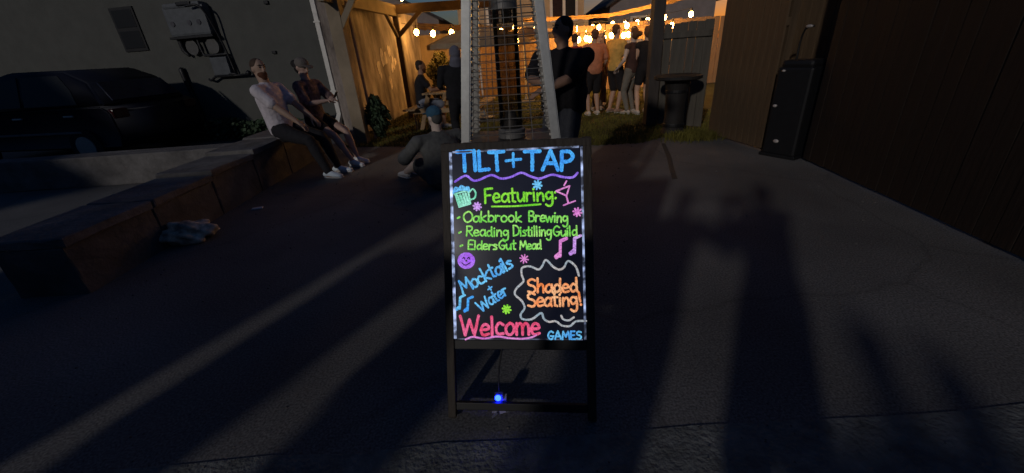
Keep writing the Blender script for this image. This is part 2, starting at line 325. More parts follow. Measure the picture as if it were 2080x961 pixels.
# ------------------------------------------------------------------ parked car
def car(loc, rz):
    c = thing('parked_car', 'dark navy parked car, its rounded tail beside the stucco wall', 'car', loc, rz)
    P = M('navy_paint', (.006, .007, .014), .55, .2, 3, spec=.25)
    low = [(-2.1, .32), (-2.15, .62), (-2.05, .82), (-1.2, .98), (2.0, 1.02), (2.14, .92), (2.18, .5), (2.1, .3)]
    bm = NB(); n = len(low); rows = []
    for yy, sc in ((-.86, .93), (-.9, 1), (.9, 1), (.86, .93)):
        rows.append([bm.verts.new((x*(.985 if abs(yy) < .88 else 1), yy, z if sc == 1 else .66+(z-.66)*sc)) for x, z in low])
    for a, b in zip(rows, rows[1:]):
        for k in range(n): bm.faces.new((a[k], a[(k+1) % n], b[(k+1) % n], b[k]))
    bm.faces.new(rows[0]); bm.faces.new(rows[-1][::-1])
    bmesh.ops.bevel(bm, geom=bm.edges[:], offset=.03, segments=2, affect='EDGES'); body = obj('body', bm, P, c, True)
    cab = [(-1.15, .96), (-.45, 1.52), (.1, 1.64), (1.25, 1.62), (1.72, 1.42), (2.04, 1.0)]
    bm = NB(); A = [bm.verts.new((x, -.86+.22*max(0, (z-.96)/.68), z)) for x, z in cab]; B = [bm.verts.new((x, .86-.22*max(0, (z-.96)/.68), z)) for x, z in cab]
    n = len(cab); bm.faces.new(A); bm.faces.new(B[::-1])
    for k in range(n): bm.faces.new((A[k], B[k], B[(k+1) % n], A[(k+1) % n]))
    bmesh.ops.bevel(bm, geom=bm.edges[:], offset=.05, segments=3, affect='EDGES'); obj('cabin', bm, P, c, True)
    for s in (-1, 1):
        for poly in ([(-.78, 1.06), (-.32, 1.47), (.3, 1.55), (.3, 1.06)], [(.38, 1.06), (.38, 1.55), (1.18, 1.54), (1.4, 1.3), (1.5, 1.06)]):
            bm = NB(); vs = [bm.verts.new((x, s*(.872-.22*(z-.96)/.68), z)) for x, z in poly]; f = bm.faces.new(vs)
            r = bmesh.ops.extrude_face_region(bm, geom=[f]); bmesh.ops.translate(bm, vec=(0, -s*.03, 0), verts=[v for v in r['geom'] if isinstance(v, bmesh.types.BMVert)])
            obj('side_window', bm, GLASSD, c)
        for x in (.2, 1.3): obj('door_handle', sbox((x, s*.905, .88), (.2, .03, .03), None, .008), STEEL, c)
        obj('side_trim', sbox((.3, s*.902, .6), (2.2, .02, .04), None, .008), M('trim_grey', (.12, .12, .12)), c)
        obj('tail_light', sbox((2.12, s*.72, .88), (.12, .28, .16), None, .03), M('red_lens', (.03, .004, .004), .2), c)
        obj('headlight', sbox((-2.04, s*.66, .74), (.16, .34, .13), None, .03), M('clear_lens', (.4, .4, .42), .2), c)
        for x in (-1.32, 1.35):
            bm = NB(); ctube(bm, (x, s*.66, .33), (x, s*.9, .33), .33, 24); t = obj('wheel', bm, RUBBER, c)
            obj('rim', ctube(NB(), (x, s*.89, .33), (x, s*.915, .33), .2, 16), STEEL, t)
    bm = NB(); vs = [bm.verts.new(v) for v in ((1.80, -.6, 1.38), (1.80, .6, 1.38), (2.03, .66, 1.08), (2.03, -.66, 1.08))]; f = bm.faces.new(vs)
    r = bmesh.ops.extrude_face_region(bm, geom=[f]); bmesh.ops.translate(bm, vec=(.02, 0, .02), verts=[v for v in r['geom'] if isinstance(v, bmesh.types.BMVert)])
    obj('rear_window', bm, M('dusk_glass', (.012, .016, .035), .2, spec=.4), c)
    return c
car((-8.75, 8.55, 0), R(-9))

g = thing('blocker', 'unseen added garage at the street, left of the picture', 'blocker', (-16.7, -3.2, 0))  # unseen building added only to shade the car and the wall behind it
obj('wall', sbox((0, 0, 2.45), (7.8, 6.2, 4.9)), M('blocker_siding', (.2, .2, .2), .85, .15, 3), g)
obj('blocker_door', sbox((3.92, 0, 1.1), (.05, 2.6, 2.2)), M('blocker_door', (.35, .35, .34), .7), g)
obj('roof', sbox((0, 0, 4.95), (8.1, 6.5, .12)), M('roof_shingle', (.05, .045, .045), .9, .3), g)

# ------------------------------------------------------------------ side wall, back wall and pergola
g = thing('garden_wall', 'stained plaster garden wall glowing orange behind the pergola', 'wall', (-3.02, 8.35, 0), R(86))
obj('wall', sbox((3.2, .1, 1.3), (6.4, .2, 2.6), None, .01), GRUNGE, g)
for i in range(14):
    x, z = random.uniform(2.0, 3.6), random.uniform(.85, 1.65)
    bm = NB(); n = 9; r0 = random.uniform(.06, .16)
    prism(bm, [(x+r0*random.uniform(.5, 1.1)*math.cos(6.28*k/n), z+1.6*r0*random.uniform(.5, 1.1)*math.sin(6.28*k/n)) for k in range(n)], -.012, .01, 'y')
    obj('bare_patch', bm, M('bare_plaster', (.62, .54, .46), .9, .3, 5, .4), g)
g = thing('garden_wall', 'yellowish back garden wall behind the seated man and the parasol', 'wall', (-2.75, 14.65, 0), R(-1.5))
obj('wall', sbox((.9, .1, 1.0), (2.1, .2, 2.0), None, .01), PLASTER, g); obj('coping', sbox((.9, .1, 2.03), (2.14, .26, .07), None, .01), PLASTER, g)
P = thing('pergola', 'timber pergola with braced posts over the garden wall', 'pergola')
obj('post', sbox((-2.76, 7.92, 1.25), (.22, .22, 2.5), None, .01), TIMBER, P)
obj('post', sbox((-2.43, 11.0, 1.25), (.12, .12, 2.5), None, .01), M('post_dark', (.07, .045, .03), .8, .3), P)
bm = NB(); bar(bm, (-2.80, 7.5, 2.47), (-2.40, 11.3, 2.47), .11, .24, .008); obj('beam', bm, TIMBER, P)
bm = NB(); bar(bm, (-2.56, 11.0, 2.50), (.3, 11.0, 2.50), .10, .20, .008); obj('beam', bm, M('post_dark', (.07, .045, .03)), P)
bm = NB(); bar(bm, (-2.9, 7.86, 2.66), (-.1, 7.86, 2.66), .10, .14, .008); obj('beam', bm, TIMBER, P)
bm = NB(); bar(bm, (-2.43, 10.99, 1.92), (-1.80, 10.99, 2.44), .07, .09, .006); obj('brace', bm, M('post_dark', (.07, .045, .03)), P)
bm = NB(); bar(bm, (-2.44, 10.95, 1.92), (-2.50, 10.35, 2.40), .07, .08, .006); obj('brace', bm, TIMBER, P)
bm = NB(); bar(bm, (-2.72, 7.86, 1.95), (-2.25, 7.86, 2.6), .08, .1, .006); obj('brace', bm, TIMBER, P)
bm = NB(); bar(bm, (-2.74, 7.98, 1.95), (-2.66, 8.5, 2.4), .08, .1, .006); obj('brace', bm, TIMBER, P)
for i in range(9):
    y = 7.7+i*.42; bm = NB(); bar(bm, (-3.1, y, 2.80), (-.2, y, 2.80), .05, .14, .005); obj('rafter', bm, TIMBER, P)
obj('roof', sbox((-1.7, 9.4, 2.90), (2.9, 3.8, .03)), M('roof_sheet', (.08, .06, .05), .8), P)
obj('corner_trim', ctube(NB(), (-2.56, 8.1, 0), (-2.60, 8.1, 2.4), .028), M('pale_trim', (.34, .25, .17), .8, .3), P)
# dark shrub at the pergola post
def shrub(name, loc, n, sx, sz, label, m=LEAFM, leaf=.05, grp=None):
    t = thing(name, label, 'shrub', loc, 0, grp); V, Fc = [], []
    for i in range(n):
        d = Vector((random.gauss(0, 1), random.gauss(0, 1), random.gauss(0, 1))).normalized()*random.random()**.4
        c = Vector((d.x*sx, d.y*sx, sz*.55+d.z*sz*.5)); c.x *= 1+.25*math.sin(c.z*9+loc[0]); nrm = Vector((random.gauss(0, 1), random.gauss(0, 1), random.gauss(.5, .8))).normalized()
        u = nrm.orthogonal().normalized(); v = nrm.cross(u); q = leaf*random.uniform(.6, 1.3); k = len(V)
        V += [c-u*q*.5, c-v*q, c+u*q*.5, c+v*q]; Fc.append((k, k+1, k+2, k+3))
    me = bpy.data.meshes.new('foliage'); me.from_pydata(V, [], Fc); mesh_obj('foliage', me, m, t)
    bm = NB()
    for k in range(4): a = k*1.6; tube(bm, [(0, 0, 0), (.3*sx*math.cos(a), .3*sx*math.sin(a), sz*.4), (.6*sx*math.cos(a+.3), .6*sx*math.sin(a+.3), sz*.8)], [.015, .01, .005], 6)
    obj('stem', bm, M('bark', (.05, .04, .03)), t)
    return t
shrub('shrub', (-2.46, 8.15, 0), 1500, .2, .8, 'dark leafy shrub at the foot of the pergola post')
shrub('shrub', (-1.75, 12.9, 0), 1500, .4, 1.5, 'loose tall shrub against the yellowish back wall', M('leaf_olive', (.09, .085, .03), .7, .5, 6), .07)
shrub('shrub', (-1.05, 11.6, 0), 700, .22, .7, 'round low shrub beyond the picnic table', M('leaf_olive', (.09, .085, .03)), .05)

# ------------------------------------------------------------------ far houses beyond the fence
def house(name, loc, w, d, h, col, label, roofh=1.6, wins=()):
    t = thing(name, label, 'house', loc)
    m = M('siding_'+str(round(sum(col)*1000)), col, .85, .15, 2, .2, 12)
    obj('wall', sbox((0, d/2, h/2), (w, d, h)), m, t)
    bm = NB(); prism(bm, [(-w/2, h), (w/2, h), (0, h+roofh)], .02, d-.02, 'y'); obj('gable', bm, m, t)
    for q in (-1, 1):
        bm = NB(); prism(bm, [(q*(w/2+.3), h-.16), (0, h+roofh+.03), (0, h+roofh+.17), (q*(w/2+.3), h-.02)], -.3, d+.3, 'y'); obj('roof_slope', bm, M('roof_shingle', (.07, .045, .042), .9, .3), t)
    for (x, z, ww, hh) in wins:
        f = obj('window', sbox((x, -.03, z), (ww+.24, .08, hh+.24), None, .01), M('window_trim', (.75, .64, .5), .7, .1), t)
        obj('pane', sbox((x-ww*.27, -.065, z), (ww*.42, .03, hh)), M('brown_pane', (.035, .02, .018), .15), f)
        obj('pane', sbox((x+ww*.27, -.065, z), (ww*.42, .03, hh)), GLASSD, f)
    return t
house('house', (1.4, 26, 0), 7.2, 7, 6.2, (.50, .34, .19), 'beige house with a two pane window above the crowd', 2, [(2.45, 3.45, 1.35, 1.2), (-1.2, 3.45, 1.35, 1.2), (2.45, 1.4, 1.2, 1.2)])
house('house', (11.0, 30, 0), 7.0, 7, 3.7, (.22, .19, .18), 'low grey house with a dark roof behind the light strings', 2.2, [(-1.5, 2.3, 1.0, 1.1)])
house('house', (-8.2, 27, 0), 9.5, 7, 3.4, (.2, .17, .16), 'grey house far behind the pergola', 2.4, [(2.5, 2.2, 1.0, 1.1)])

# ------------------------------------------------------------------ string lights
BULB = M('lit_bulb', (.9, .6, .3), .3, 0, emit=(1.0, .47, .10), es=120)
WIRE = M('lamp_wire', (.04, .035, .03), .6)
bm = NB(); lathe(bm, [(.004, -.075), (.022, -.066), (.034, -.04), (.03, -.012), (.014, .008)], seg=10); bulb_me = bpy.data.meshes.new('bulb'); bmesh.ops.recalc_face_normals(bm, faces=bm.faces[:]); bm.to_mesh(bulb_me); bm.free()
bulb_me.materials.append(BULB); bulb_me.polygons.foreach_set('use_smooth', [True]*len(bulb_me.polygons))
bm = NB(); lathe(bm, [(.015, .006), (.017, .02), (.015, .05), (.006, .055)], seg=8); sock_me = bpy.data.meshes.new('socket'); bm.to_mesh(sock_me); bm.free(); sock_me.materials.append(WIRE)
def light_string(pts, n, label, sag=.12, sc=1.0, t0=.04, t1=.96):
    t = thing('string_lights', label, 'string lights', pts[0], 0, 'bulb strings over the garden'); o0 = Vector(pts[0]); path = []
    for a, b in zip(pts, pts[1:]):
        a, b = Vector(a), Vector(b)
        for k in range(16): s = k/16; path.append(a.lerp(b, s) - Vector((0, 0, sag*4*s*(1-s))) - o0)
    path.append(Vector(pts[-1])-o0)
    bm = NB(); tube(bm, path, [.006]*len(path), 5, cap=False); obj('wire', bm, WIRE, t)
    for i in range(n):
        s = (t0+(t1-t0)*(i+random.uniform(-.12, .12))/max(1, n-1))*(len(path)-1); k = min(len(path)-2, max(0, int(s))); p = path[k].lerp(path[k+1], s-k)
        b = mesh_obj('bulb', bulb_me, None, t); b.location = p - Vector((0, 0, .055*sc)); b.scale = (sc,)*3; b.rotation_euler = (random.uniform(-.2, .2), random.uniform(-.2, .2), 0)
        k = mesh_obj('socket', sock_me, None, b)
    return t
light_string([(1.2, 17.0, 2.32), (4.3, 16.4, 2.26), (5.9, 16.0, 2.42)], 9, 'upper row of lit bulbs crossing behind the crowd', .1, 2.1)
light_string([(1.6, 13.7, 1.90), (3.5, 13.6, 1.84), (5.4, 13.5, 2.02)], 11, 'lower row of lit bulbs along the cedar fence', .1, 2.0)
light_string([(1.8, 13.2, 1.86), (4.6, 13.0, 1.92)], 5, 'short row of lit bulbs just above the heads of the crowd', .12, 1.9)
light_string([(-3.0, 12.9, 2.42), (-1.0, 12.6, 2.18), (.6, 12.4, 2.2)], 8, 'row of lit bulbs left of the heater, under the pergola beam', .1, 2.0)
light_string([(2.72, 7.62, 2.75), (.6, 11.5, 2.85)], 3, 'row of lit bulbs slung from the dark post over the lawn', .15)
light_string([(2.72, 7.62, 2.9), (6.5, 9.0, 2.6)], 7, 'row of lit bulbs running right from the dark post behind the fences', .15)
light_string([(-2.4, 10.8, 2.78), (2.2, 9.0, 2.95), (5.5, 9.4, 3.0)], 8, 'high row of lit bulbs over the crowd, above the picture', .15)
light_string([(1.3, 15.4, 2.12), (3.2, 15.0, 2.0), (5.6, 14.6, 2.3)], 8, 'added middle row of lit bulbs thickening the glow before the cedar fence', .08, 2.0)  # extra row, added to strengthen the glow around the bulbs
light_string([(2.9, 13.6, 2.06), (5.2, 12.0, 2.16)], 4, 'added short slanting row of lit bulbs thickening the glow near the post', .08, 1.7)  # another row added so the overlapping bulbs glow more
# tan strips added to stand in for the glow along the bulb rows
def glow_strip(pts, h, label, sag):
    bm = NB(); prev = None
    N = 40; P_ = []
    for k in range(N+1):
        s = k/N*(len(pts)-1); i = min(len(pts)-2, int(s)); a, b = Vector(pts[i]), Vector(pts[i+1]); u = s-i
        P_.append(a.lerp(b, u)-Vector((0, 0, sag*4*u*(1-u))))
    top = [bm.verts.new(p+Vector((0, .03*math.sin(k*1.7), 0))) for k, p in enumerate(P_)]
    bot = [bm.verts.new(p+Vector((0, .05*math.sin(k*1.3+1), -h*(1+.12*math.sin(k*2.1))))) for k, p in enumerate(P_)]
    for k in range(N): bm.faces.new((top[k], top[k+1], bot[k+1], bot[k]))
    bmesh.ops.solidify(bm, geom=bm.faces[:], thickness=.004)
    return tag(obj('bulb_glow_strip', bm, M('tan_glow', (.45, .28, .12), .85, .2, 10, .2), None, True), label, 'glow strip')
glow_strip([(1.0, 17.25, 2.52), (4.2, 16.6, 2.44), (6.6, 16.2, 2.78), (9.5, 15.6, 3.3)], .13, 'sagging tan strip standing in for the glow above the upper bulb row', .02)
glow_strip([(-3.6, 15.2, 2.62), (-1.8, 15.2, 2.38), (.8, 15.2, 2.2)], .2, 'tan strip standing in for the bulb glow left of the heater', .03)

# ------------------------------------------------------------------ parasols
def parasol(loc, rad, z, rise, label, rz=0):
    t = thing('parasol', label, 'parasol', loc, rz)
    bm = NB(); n = 8; ap = bm.verts.new((0, 0, z+rise)); rim = []; mid = []
    for k in range(n*2):
        a = math.pi*k/n; r = rad*(1 if k % 2 == 0 else .95)
        rim.append(bm.verts.new((r*math.cos(a), r*math.sin(a), z-(0 if k % 2 == 0 else .015)))); mid.append(bm.verts.new((r*.5*math.cos(a), r*.5*math.sin(a), z+rise*.56)))
    val = [bm.verts.new(v.co*1.0-Vector((0, 0, .1))) for v in rim]; m2 = n*2
    for k in range(m2):
        j = (k+1) % m2; bm.faces.new((ap, mid[k], mid[j])); bm.faces.new((mid[k], rim[k], rim[j], mid[j])); bm.faces.new((rim[k], val[k], val[j], rim[j]))
    bmesh.ops.solidify(bm, geom=bm.faces[:], thickness=.006)
    obj('canopy', bm, M('cream_canvas', (.48, .38, .26), .85, .15, 6), t)
    obj('pole', ctube(NB(), (0, 0, 0), (0, 0, z+rise+.06), .02), WHITEP, t); ball_ = ball(NB(), (0, 0, z+rise+.07), .035); obj('finial', ball_, WHITEP, t, True)
    obj('base', lathe(NB(), [(.25, 0), (.25, .05), (.06, .09), (.03, .2)]), DKSTEEL, t)
    for k in range(n): a = 2*math.pi*k/n; bm = NB(); bar(bm, (0, 0, z+rise-.06), (rad*.97*math.cos(a), rad*.97*math.sin(a), z-.02), .012, .015); obj('rib', bm, WHITEP, t)
    return t
parasol((-.45, 9.9, 0), 1.15, 1.66, .36, 'cream parasol over the picnic table left of the heater')
parasol((.72, 12.6, 0), 1.0, 1.78, .25, 'cream parasol seen through the heater frame', .3)

# ------------------------------------------------------------------ picnic table, bar table, black cabinet
def picnic(loc, rz):
    t = thing('picnic_table', 'wooden picnic table beside the seated man under the parasol', 'table', loc, rz); W = M('table_wood', (.26, .17, .09), .75, .35, 5, .3, stretch=(.2, 1, 1))
    for k in range(5): o = obj('plank', sbox((0, 0, 0), (1.7, .135, .035)), W, t); o.location = (0, -.29+k*.145, .75)
    for s in (-1, 1):
        for k in (0, 1): o = obj('bench_plank', sbox((0, 0, 0), (1.7, .13, .035)), W, t); o.location = (0, s*(.62+k*.14), .45)
        bm = NB(); bar(bm, (s*.62, -.30, .73), (s*.62, -.55, .0), .04, .09); obj('leg', bm, W, t)
        bm = NB(); bar(bm, (s*.62, .30, .73), (s*.62, .55, .0), .04, .09); obj('leg', bm, W, t)
        obj('cross_beam', sbox((s*.66, 0, .40), (.04, 1.56, .09)), W, t)
picnic((-1.12, 9.35, 0), R(80))
t = thing('bar_table', 'round dark bar table on a barrel pedestal before the grey gate', 'table', (2.80, 6.72, 0))
BT = M('bar_table_dark', (.016, .014, .013), .7, .3, 10)
obj('table_top', lathe(NB(), [(.33, .86), (.36, .875), (.36, .915), (.33, .93)]), BT, t, False)
obj('pedestal', lathe(NB(), [(.19, .0), (.2, .04), (.155, .12), (.15, .45), (.165, .7), (.2, .86)]), BT, t)
for z in (.14, .66): obj('hoop', lathe(NB(), [(.166, z), (.17, z+.01), (.17, z+.04), (.166, z+.05)]), BLACKP, t)
t = thing('tall_cabinet', 'tall black cabinet with small shiny fittings in the fence gap', 'cabinet', (3.58, 5.02, 0), R(-62))
obj('case', sbox((0, 0, .54), (.4, .34, 1.04), None, .03), BLACKP, t); obj('plinth', sbox((0, 0, .015), (.44, .38, .05), None, .01), BLACKP, t)
obj('lid', sbox((0, 0, 1.09), (.36, .3, .09), None, .04), BLACKP, t)
for x, z, s in ((-.12, 1.02, .02), (-.14, .62, .026), (-.04, .2, .034)): obj('fitting', ball(NB(), (x, -.18, z), (s, .02, s*.7)), M('chrome', (.40, .36, .34), .4, metal=.2), t, True)
bm = NB(); tube(bm, [(-.1, 0, 1.12), (-.1, 0, 1.34), (-.06, -.02, 1.46), (.02, -.02, 1.48)], [.012]*4, 8, sub=3); obj('handle', bm, BLACKP, t, True)
obj('handle_grip', ball(NB(), (-.02, -.03, 1.48), (.04, .02, .018)), M('chrome', (.75, .73, .7)), t, True)

# ------------------------------------------------------------------ pyramid heater
HT = thing('patio_heater', 'steel pyramid patio heater with perforated posts behind the sign', 'patio heater', (.045, 2.58, 0), R(-3))
z0, z1, w0, w1 = .95, 2.05, .262, .150
obj('cabinet', sbox((0, 0, .45), (.50, .50, .86), None, .012), DKSTEEL, HT)
obj('cabinet_door', sbox((0, -.254, .44), (.42, .012, .72), None, .004), DKSTEEL, HT)
obj('base_plate', sbox((0, 0, .012), (.54, .54, .03), None, .006), BLACKP, HT)
obj('shelf', sbox((0, 0, .915), (.56, .56, .06), None, .01), M('shelf_steel', (.07, .065, .06), .45, .2, 12, metal=.3), HT)
for sx in (-1, 1):
    for sy in (-1, 1):
        a, b = Vector((sx*w0, sy*w0, z0)), Vector((sx*w1, sy*w1, z1)); bm = NB()
        d = (b-a); rot = d.to_track_quat('Z', 'Y').to_matrix(); pm = a+d/2
        box(bm, pm, (.052, .052, d.length), None, 0)
        for v in bm.verts: k = (v.co.z-z0)/(z1-z0); v.co.x += (a.x-b.x)*(.5-k); v.co.y += (a.y-b.y)*(.5-k)
        bmesh.ops.bevel(bm, geom=bm.edges[:], offset=.006, segments=2, affect='EDGES')
        p_ = obj('corner_post', bm, STEEL if sy < 0 else M('brightened_steel', (.42, .40, .36), .5, .15, 20, metal=.4), HT)  # rear posts: separate steel copy, its colour brightened against the shade
        bm = NB(); n = 34
        for i in range(n):
            k = (i+.5)/n; c = a.lerp(b, k); box(bm, (c.x-sx*.030, c.y-sy*.012, c.z), (.008, .02, .013), None, .002)
        obj('perforation_strip', bm, M('perforation', (.5, .48, .44), .5, metal=.3), p_)
for s, ax in ((-1, 'f'), (1, 'f'), (-1, 'l'), (1, 'r')):
    bm = NB(); n = 26
    for i in range(n):
        k = (i+.5)/n; ww = w0*(1-k)+w1*k; z = z0+(z1-z0)*k
        p, q = ((-ww, s*ww, z), (ww, s*ww, z)) if ax == 'f' else ((s*ww, -ww, z), (s*ww, ww, z)); ctube(bm, p, q, .0024, 6)
    for j in (-.5, 0, .5):
        p, q = ((j*w0, s*w0, z0), (j*w1, s*w1, z1)) if ax == 'f' else ((s*w0, j*w0, z0), (s*w1, j*w1, z1)); ctube(bm, p, q, .0026, 6)
    obj('wire_guard', bm, M('wire_steel', (.15, .14, .13), .5, metal=.3), HT)
def glass_mat():
    m = bpy.data.materials.new('tube_glass'); m.use_nodes = True; n = m.node_tree.nodes; l = m.node_tree.links
    b = n['Principled BSDF']; n.remove(b); gl = n.new('ShaderNodeBsdfGlossy'); gl.inputs['Roughness'].default_value = .05; gl.inputs[0].default_value = (.9, .9, .9, 1)
    tr = n.new('ShaderNodeBsdfTransparent'); tr.inputs[0].default_value = (.5, .48, .46, 1); mx = n.new('ShaderNodeMixShader'); fr = n.new('ShaderNodeFresnel'); fr.inputs[0].default_value = 1.5
    l.new(fr.outputs[0], mx.inputs[0]); l.new(tr.outputs[0], mx.inputs[1]); l.new(gl.outputs[0], mx.inputs[2]); l.new(mx.outputs[0], n['Material Output'].inputs[0]); return m
bm = NB(); seg = 32
A = [bm.verts.new((.072*math.cos(6.2832*k/seg), .072*math.sin(6.2832*k/seg), z0+.02)) for k in range(seg)]; B = [bm.verts.new((v.co.x, v.co.y, z1+.05)) for v in A]
for k in range(seg): bm.faces.new((A[k], A[(k+1) % seg], B[(k+1) % seg], B[k]))
obj('glass_tube', bm, glass_mat(), HT, True)
obj('burner', lathe(NB(), [(.085, z0), (.085, z0+.05), (.05, z0+.07), (.03, z0+.16)]), DKSTEEL, HT)
obj('burner_screen', lathe(NB(), [(.05, 1.66), (.075, 1.66), (.075, 1.74), (.05, 1.74)]), DKSTEEL, HT)
bm = NB(); n = 4; 
prism(bm, [(-.38, 2.16), (.38, 2.16), (.06, 2.30), (-.06, 2.30)], -.38, .38, 'y'); obj('reflector', bm, STEEL, HT)
obj('top_collar', sbox((0, 0, 2.1), (.34, .34, .1), None, .01), STEEL, HT)

# ------------------------------------------------------------------ the lit sandwich board
SX, SY, SYAW, STILT, SW_, S0, S1 = -.016, 1.22, -.114, .416, .572, .349, 1.163
SG = thing('sandwich_board', 'black sandwich board with a glowing hand-lettered panel, TILT + TAP', 'sign', (SX, SY, .008), SYAW)
front = Matrix.Rotation(-STILT, 4, 'X')             # local: x right, z up the slope, -y outward
def on_front(o): o.matrix_local = front; return o
h = SW_/2
for s in (-1, 1): on_front(obj('front_leg', sbox((s*(h+.016), .012, .6), (.036, .03, 1.19), None, .004), BLACKW, SG))
on_front(obj('top_rail', sbox((0, .012, S1+.016), (SW_+.068, .034, .036), None, .004), BLACKW, SG))
on_front(obj('middle_rail', sbox((0, .012, S0-.022), (SW_-.006, .028, .042), None, .004), BLACKP, SG))
on_front(obj('bottom_rail', sbox((0, .012, .055), (SW_-.006, .024, .034), None, .004), BLACKP, SG))
back = Matrix.Translation((0, math.sin(STILT)*1.18+.03, math.cos(STILT)*1.18)) @ Matrix.Rotation(.22, 4, 'X')
for s in (-1, 1):
    o = obj('back_leg', sbox((s*(h+.016), .0, -.54), (.034, .028, 1.1), None, .004), BLACKW, SG); o.matrix_local = back
o = obj('back_rail', sbox((0, 0, -.95), (SW_, .022, .034), None, .004), BLACKW, SG); o.matrix_local = back
for s in (-1, 1): on_front(obj('hinge', sbox((s*.2, .03, S1+.03), (.05, .03, .02), None, .004), DKSTEEL, SG))
PANEL = on_front(obj('panel', sbox((0, 0, (S0+S1)/2), (SW_-.004, .010, S1-S0), None, .002), M('black_acrylic', (.006, .006, .009), .18, .3, 3, spec=.5, col2=(.02, .02, .03), emit=(.3, .36, .7), es=.014), SG))
# homography from drafting coordinates to the panel
src = [(912, 312), (1190, 299), (1188, 693), (925, 693)]; dst = [(0, 1), (1, 1), (1, 0), (0, 0)]
Am, bv = [], []
for (x, y), (u, v) in zip(src, dst):
    Am += [[x, y, 1, 0, 0, 0, -u*x, -u*y], [0, 0, 0, x, y, 1, -v*x, -v*y]]; bv += [u, v]
Hc = np.linalg.solve(np.array(Am, float), np.array(bv, float))
def uvp(x, y):
    d = Hc[6]*x+Hc[7]*y+1; u = (Hc[0]*x+Hc[1]*y+Hc[2])/d; v = (Hc[3]*x+Hc[4]*y+Hc[5])/d
    return ((u-.5)*(SW_-.006), S0+v*(S1-S0))
def neon(name, a, b, st=1.0):
    k = 'ink_'+name
    if k in MATS: return MATS[k]
    m = bpy.data.materials.new(k); m.use_nodes = True; n = m.node_tree.nodes; l = m.node_tree.links; bs = n['Principled BSDF']
    bs.inputs['Base Color'].default_value = (*[c*.4 for c in a], 1); bs.inputs['Roughness'].default_value = .7
    tc = n.new('ShaderNodeTexCoord'); nz = n.new('ShaderNodeTexNoise'); nz.inputs['Scale'].default_value = 16; nz.inputs['Detail'].default_value = 5; l.new(tc.outputs['Object'], nz.inputs[0])
    rp = n.new('ShaderNodeValToRGB'); rp.color_ramp.elements[0].position = .36; rp.color_ramp.elements[1].position = .64
    rp.color_ramp.elements[0].color = (*a, 1); rp.color_ramp.elements[1].color = (*b, 1); l.new(nz.outputs[0], rp.inputs[0])
    n2 = n.new('ShaderNodeTexNoise'); n2.inputs['Scale'].default_value = 170; n2.inputs['Detail'].default_value = 2; l.new(tc.outputs['Object'], n2.inputs[0])
    mr = n.new('ShaderNodeMapRange'); mr.inputs[3].default_value = st*.5; mr.inputs[4].default_value = st*1.35; mr.inputs[1].default_value = .3; mr.inputs[2].default_value = .7; l.new(n2.outputs[0], mr.inputs[0])
    l.new(rp.outputs[0], bs.inputs['Emission Color']); l.new(mr.outputs[0], bs.inputs['Emission Strength'])
    MATS[k] = m; return m
INK = {
 'blue': neon('blue', (.035, .26, .80), (.07, .42, .86)), 'cyan': neon('cyan', (.06, .30, .72), (.16, .55, .85)), 'violet': neon('violet', (.22, .10, .70), (.34, .20, .85)),
 'green': neon('green', (.13, .58, .02), (.28, .72, .05)), 'lime': neon('lime', (.13, .60, .06), (.34, .72, .16)), 'mint': neon('mint', (.10, .55, .32), (.32, .78, .62)),
 'pink': neon('pink', (.55, .14, .52), (.72, .28, .62)), 'lilac': neon('lilac', (.50, .22, .75), (.62, .42, .80)), 'red': neon('red', (.66, .05, .13), (.80, .14, .32)),
 'orange': neon('orange', (.80, .22, .06), (.90, .48, .24)), 'white': neon('white', (.30, .40, .48), (.58, .52, .50), .85), 'purple': neon('purple', (.34, .10, .75), (.42, .18, .85)), 'dark': M('ink_dark', (.01, .006, .02))}
def smooth_pts(p, k=6):
    if len(p) < 3: return [Vector(q) for q in p]
    p = [Vector(q) for q in p]; out = []
    for i in range(len(p)-1):
        a, b, c, d = p[max(0, i-1)], p[i], p[i+1], p[min(len(p)-1, i+2)]
        for j in range(k):
            t = j/k; out.append(.5*((2*b)+(c-a)*t+(2*a-5*b+4*c-d)*t*t+(3*b-a-3*c+d)*t**3))
    return out+[p[-1]]
LIFT = [0]
def stroke(bm, pix, wpx, curve=True):
    pts = smooth_pts(pix) if curve else [Vector(q) for q in pix]
    P2 = [Vector(uvp(*p)) for p in pts]; wd = wpx*.00205*.47
    if len(P2) == 1: P2.append(P2[0]+Vector((.002, .002)))
    LIFT[0] += 1; y = -.0062-.00004*(LIFT[0] % 30)
    n = len(P2); L_, R_ = [], []
    for i in range(n):
        t = (P2[min(n-1, i+1)]-P2[max(0, i-1)]); t = t.normalized() if t.length > 1e-6 else Vector((1, 0)); nn = Vector((-t.y, t.x)); ww = wd*random.uniform(.88, 1.12)
        L_.append(P2[i]+nn*ww); R_.append(P2[i]-nn*ww)
    t0 = (P2[1]-P2[0]).normalized(); t1 = (P2[-1]-P2[-2]).normalized()
    def arc(c, t, sg): nn = Vector((-t.y, t.x)); return [c+nn*math.cos(a)*wd*sg+t*math.sin(a)*wd*sg for a in [math.pi*k/5 for k in range(1, 5)]]
    ring = L_ + arc(P2[-1], t1, 1) + R_[::-1] + arc(P2[0], t0, -1)
    mk = lambda v: bm.verts.new((v.x, y, v.y))
    Lv, Rv = [mk(v) for v in L_], [mk(v) for v in R_]
    for i in range(n-1): bm.faces.new((Lv[i], Lv[i+1], Rv[i+1], Rv[i]))
    for a, b, ar in ((Lv[-1], Rv[-1], arc(P2[-1], t1, 1)), (Rv[0], Lv[0], arc(P2[0], t0, -1))):
        bm.faces.new([a]+[mk(v) for v in ar]+[b])
